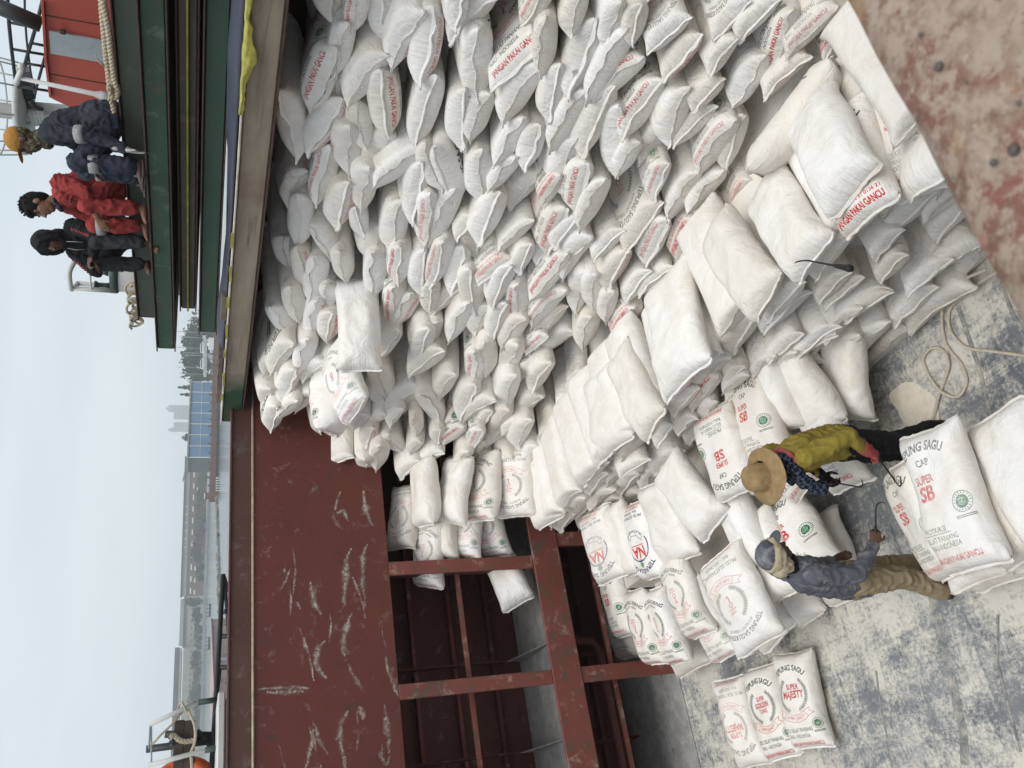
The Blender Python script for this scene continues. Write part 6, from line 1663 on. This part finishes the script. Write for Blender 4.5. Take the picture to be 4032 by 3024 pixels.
# radar mast with basket
e = empty('radar_mast', onx(200, 440, 16), 'white radar mast with railed platform rising behind the men', 'mast')
c = onx(96, 432, 16)
MB().tube([c+V((0, 0, -3.2)), c+V((0, 0, -.1))], [.34, .20], 14).build('column', M_WPAINT, e)
MB().tube([c+V((0, .1, .1)), c+V((0, .12, 3.2))], .17, 12).build('topmast', M_WPAINT, e)
MB().lathe(c, (0, 0, 1), [(.05, -.09), (.98, -.06), (1.0, 0), (1.0, .06), (.1, .07)], 28).build('platform', M_WPAINT, e)
for hh, rr_ in ((.55, 1.08), (1.05, 1.14), (1.5, 1.2)):
    MB().tube([c+V((rr_*math.cos(k*.2618), rr_*math.sin(k*.2618), hh)) for k in range(24)], .022, 6, True).build('rail', M_WPAINT, e)
for k in range(10):
    a = k*.6283; MB().tube([c+V((math.cos(a), math.sin(a), .04)), c+V((1.2*math.cos(a), 1.2*math.sin(a), 1.5))], .02, 6).build('stanchion', M_WPAINT, e)
MB().bar(onx(92, 300, 16), onx(118, 372, 16), .30, .26).build('radar_bracket', M_DSTEEL, e)
MB().tube([onx(92, 372, 16), onx(135, 435, 16)], .12, 8).build('bracket_strut', M_DSTEEL, e)
for k in range(4): MB().tube([onx(118+k*16, 440, 15.6), onx(132+k*16, 492, 15.6)], .05, 6).build('ladder_rung', M_WPAINT, e)
for yy in (452, 486): MB().tube([onx(106, yy, 15.6), onx(196, yy+6, 15.6)], .05, 6).build('ladder_rail', M_WPAINT, e)
MB().tube([onx(170, 432, 15.5), onx(128, 418, 15.5), onx(118, 400, 15.5)], .05, 6).build('cable', M_DSTEEL, e)
# hawser on the top cover
e = empty('hawser', onx(430, 200, 6.1), 'thick cream hawser folded along the top edge of the cover stack', 'rope')
X_ = lambda a, b, x=6.105: onx(a, b, x)
m = MB(); rope(m, [X_(404, -60), X_(408, 15), X_(424, 100), X_(436, 200), X_(449, 300), X_(462, 352), X_(460, 378), X_(446, 384), X_(436, 366), X_(428, 300, 6.16), X_(418, 220, 6.16), X_(410, 130, 6.16), X_(402, 40, 6.17), X_(398, -40, 6.17)], .026, .11); m.build('doubled_strand', M_ROPE, e)
m = MB(); rope(m, [X_(430, 230, 6.2), X_(440, 330, 6.14), X_(436, 352, 6.10), X_(427, 345, 6.08)], .024, .11); m.build('strand', M_ROPE, e)
m = MB(); rope(m, [X_(432, 385), X_(440, 402), X_(446, 420), X_(452, 470)], .024, .11); m.build('strand', M_ROPE, e)
for k in range(9):
    p = X_(412, 262); m = MB(); m.tube([p, X_(398-k*2.4, 252-k*3.2), X_(384-k*1.2, 240-k*4.5)], [.006, .005, .002], 5); m.build('frayed_yarn', M_ROPE, e)
# capstan with guard rail
e = empty('capstan', onx(480, 1090, 7.6), 'grimy white capstan drum with green rim and white guard hoop', 'capstan')
p = onx(478, 1082, 7.6); k = 3265/8.9; rd = 92/k
zt = onx(443, 1090, 7.6).z; zb = 5.98
MB().lathe((p.x, p.y, zb-.6), (0, 0, 1), [(rd*.93, 0), (rd*.93, zt-zb+.5), (rd*.9, zt-zb+.52)], 28).build('drum', M_WPAINT, e)
MB().lathe((p.x, p.y, zt-.09), (0, 0, 1), [(rd*.95, 0), (rd*1.04, .02), (rd*1.04, .10), (rd*.4, .12)], 28).build('rim', M_GRNB, e)
zh = onx(288, 1090, 7.6).z; zm = onx(367, 1090, 7.6).z
ring_ = [(p.x-rd*.95*math.cos(a), p.y-rd*.95*math.sin(a)) for a in (-1.5, -.9, -.3, .3, .9, 1.5)]
MB().tube(smooth_path([(x, y, zh-(.05 if i in (0, 5) else 0)) for i, (x, y) in enumerate(ring_)], 5), .036, 8).build('guard_hoop', M_WPAINT, e)
MB().tube(smooth_path([(x, y, zm) for x, y in ring_], 5), .014, 6).build('guard_wire', M_WPAINT, e)
for i in (0, 2, 5):
    x, y = ring_[i]; MB().tube([(x, y, zt), (x, y, zh-.03)], .032, 8).build('guard_post', M_WPAINT, e)
for sg in (-.62, .55): MB().lathe((p.x-.1, p.y+sg*rd, zt+.03), (0, 0, 1), [(.05, 0), (.03, .05), (.03, .13), (.06, .17), (.06, .19)], 12).build('bitt', M_GRNB, e)
# tangled net rope heap on the cover end
e = empty('rope_tangle', onx(500, 1210, 6.4), 'tangle of knotted cream rope on the left end of the top cover', 'rope')
rr = random.Random(4)
for k in range(13):
    cy_ = 1130+k*12.5; c = onx(500-10*math.sin(k*.25), cy_, 6.32+rr.uniform(0, .2)); r = rr.uniform(.04, .085); c.z = 5.985+r*.7
    ax_ = V((rr.uniform(.5, 1), rr.uniform(-.6, .6), rr.uniform(-.3, .3))).normalized(); e1 = ax_.orthogonal().normalized(); e2 = ax_.cross(e1)
    m = MB(); rope(m, [c+(e1*math.cos(a*.7)+e2*math.sin(a*.7))*r*(1+.1*a*.2)+ax_*a*.008 for a in range(10)], .0145, .06); m.build('loop', M_ROPE, e)
# pipe rail outside the hatch on the far side
e = empty('pipe_rail', ony(880, 2400, 11), 'dark steel pipe rail with braces on the ship side beyond the wall', 'railing')
t_ = lambda q, r, mt=M_DSTEEL, nm='pipe', y=11.0: MB().tube([ony(a, b, y) for a, b in q], r, 8).build(nm, mt, e)
t_(((879, 2262), (842, 2885), (825, 3150)), .030, nm='top_pipe')
t_(((884, 2274), (901, 2507)), .022, nm='lower_pipe')
for q in (((881, 2408), (894, 2409)), ((874, 2505), (935, 2506)), ((866, 2628), (935, 2627))): t_(q, .030, nm='post')
t_(((870, 2595), (940, 2592)), .034, M_GCON, 'grey_post')
t_(((884, 2272), (925, 2400)), .020, nm='brace'); t_(((867, 2630), (857, 2720)), .020, nm='brace')
# white trunk beside the coaming
e = empty('ventilator_trunk', ony(880, 2900, 10), 'low white steel trunk beside the far coaming', 'ventilator')
y_ = 10.0; a, b = ony(858, 2748, y_), ony(866, 3120, y_); zt = a.z
MB().span((b.x-2.5, y_, ZB+.03), (a.x, y_+.9, zt-.08), .02).build('trunk', M_WPAINT, e)
MB().span((b.x-2.5, y_-.06, zt-.075), (a.x+.05, y_+.95, zt), .012).build('lid', M_WPAINT, e)
MB().tube([(a.x-.3, y_-.03, zt-.2), (a.x-3.5, y_-.03, zt-.2)], .012, 6).build('lid_edge', M_CREAM, e)
# hand rails, timbers and lifebuoy at the left
YR = 10.6; r4 = lambda a, b, y=YR: ony(550+a*.2528, 2600+b*.2528, y)
e = empty('guard_rail', r4(900, 900), 'white leaning guard rails with dark green sockets and wires', 'railing')
for (q, nm) in ((((150, 1005), (905, 655)), 'rail'), (((130, 1640), (1010, 1402)), 'rail')): MB().tube([r4(*p) for p in q], .027, 10).build(nm, M_WPAINT, e)
for q in (((915, 655), (1215, 612)), ((1020, 1402), (1260, 1352))): MB().tube([r4(*p) for p in q], .034, 10).build('socket', M_GRNB, e)
MB().tube([r4(180, 1008), r4(182, 1620)], .010, 6).build('wire', M_MAST, e)
MB().tube([r4(165, 1010), r4(140, 1370)], .010, 6).build('wire', M_MAST, e)
MB().tube([r4(*p) for p in ((670, 790), (500, 1000), (330, 1160), (190, 1315))], .013, 6).build('tie_line', M_ROPE, e)
MB().tube(smooth_path([r4(*p) for p in ((740, 740), (800, 870), (850, 1000), (868, 1150), (850, 1300), (800, 1440), (805, 1560), (815, 1700))]), .016, 6).build('tie_line', M_ROPE, e)
m = MB(); rope(m, [r4(740, 720)+V((.05*math.cos(a), .05*math.sin(a), .02*a-.06)) for a in range(9)], .012, .05); m.build('knot', M_ROPE, e)
M_TIM = flat('weathered_dark_timber', (.060, .045, .036), .85, .45, 14, bump=.5)
e = empty('lashed_timbers', r4(700, 1200), 'two dark weathered timbers lashed one above the other on pipe posts', 'timber')
for (x0, x1, lab) in ((560, 690, 'timber'), (715, 850, 'timber')):
    a, b = r4((x0+x1)/2, 965, 10.9), r4((x0+x1)/2-30, 1900, 10.9); MB().bar(a, b, .30, (x1-x0)*.2528*11.4/3265, .012).build('timber', M_TIM, e)
for q in (((395, 1150), (1200, 1170)), ((100, 1385), (1140, 1250)), ((880, 1110), (1130, 1330)), ((890, 1270), (1140, 1220))): MB().tube([r4(*p, 11.1) for p in q], .042, 8).build('pipe_post', M_DSTEEL, e)
m = MB(); rope(m, [r4(480, 1190, 10.7), r4(540, 1170, 10.72), r4(600, 1230, 10.72), r4(700, 1265, 10.72), r4(850, 1250, 10.72)], .03, .12); m.build('lashing', M_ROPE, e)
for k in range(4): m = MB(); m.tube(smooth_path([r4(450+k*12, 1150+k*60, 10.8), r4(520, 1130+k*60, 10.75), r4(545, 1190+k*60, 10.85)]), .018, 6); m.build('wire_turn', M_DSTEEL, e)
e = empty('lifebuoy', r4(420, 1600), 'orange and white lifebuoy hanging behind the guard rail', 'lifebuoy')
c = r4(690, 2120, 11.3); M_ORNG = flat('orange_lifebuoy', (.62, .12, .03), .5, .12, 6)
pts = [c+V((.36*math.cos(a*.2618), .05*math.sin(a), .36*math.sin(a*.2618))) for a in range(24)]
for s0, mt in ((0, M_ORNG), (5, M_WHITE), (6, M_ORNG), (11, M_WHITE), (12, M_ORNG), (17, M_WHITE), (18, M_ORNG), (23, M_WHITE)):
    n_ = 5 if mt is M_ORNG else 1
    MB().tube([pts[(s0+k) % 24] for k in range(n_+1)], .07, 12).build('ring_segment' if mt is M_ORNG else 'white_band', mt, e)

# ------------------------------------------------------------------ haze over the harbour
hz = MB().add([(x, y, z) for x in (-2600, 2600) for y in (-2600, 2600) for z in (-1.0, 72.0)], [(0, 1, 3, 2), (4, 6, 7, 5), (0, 4, 5, 1), (2, 3, 7, 6), (0, 2, 6, 4), (1, 5, 7, 3)])
hm = bpy.data.materials.new('haze'); hm.use_nodes = True; hn = hm.node_tree; hn.nodes.remove(hn.nodes['Principled BSDF'])
pv = hn.nodes.new('ShaderNodeVolumePrincipled'); pv.inputs['Color'].default_value = (.97, .985, 1, 1); pv.inputs['Density'].default_value = HAZE = .00055
hn.links.new(pv.outputs[0], hn.nodes['Material Output'].inputs['Volume'])
o = hz.build('haze', hm); tag(o, kind='stuff')
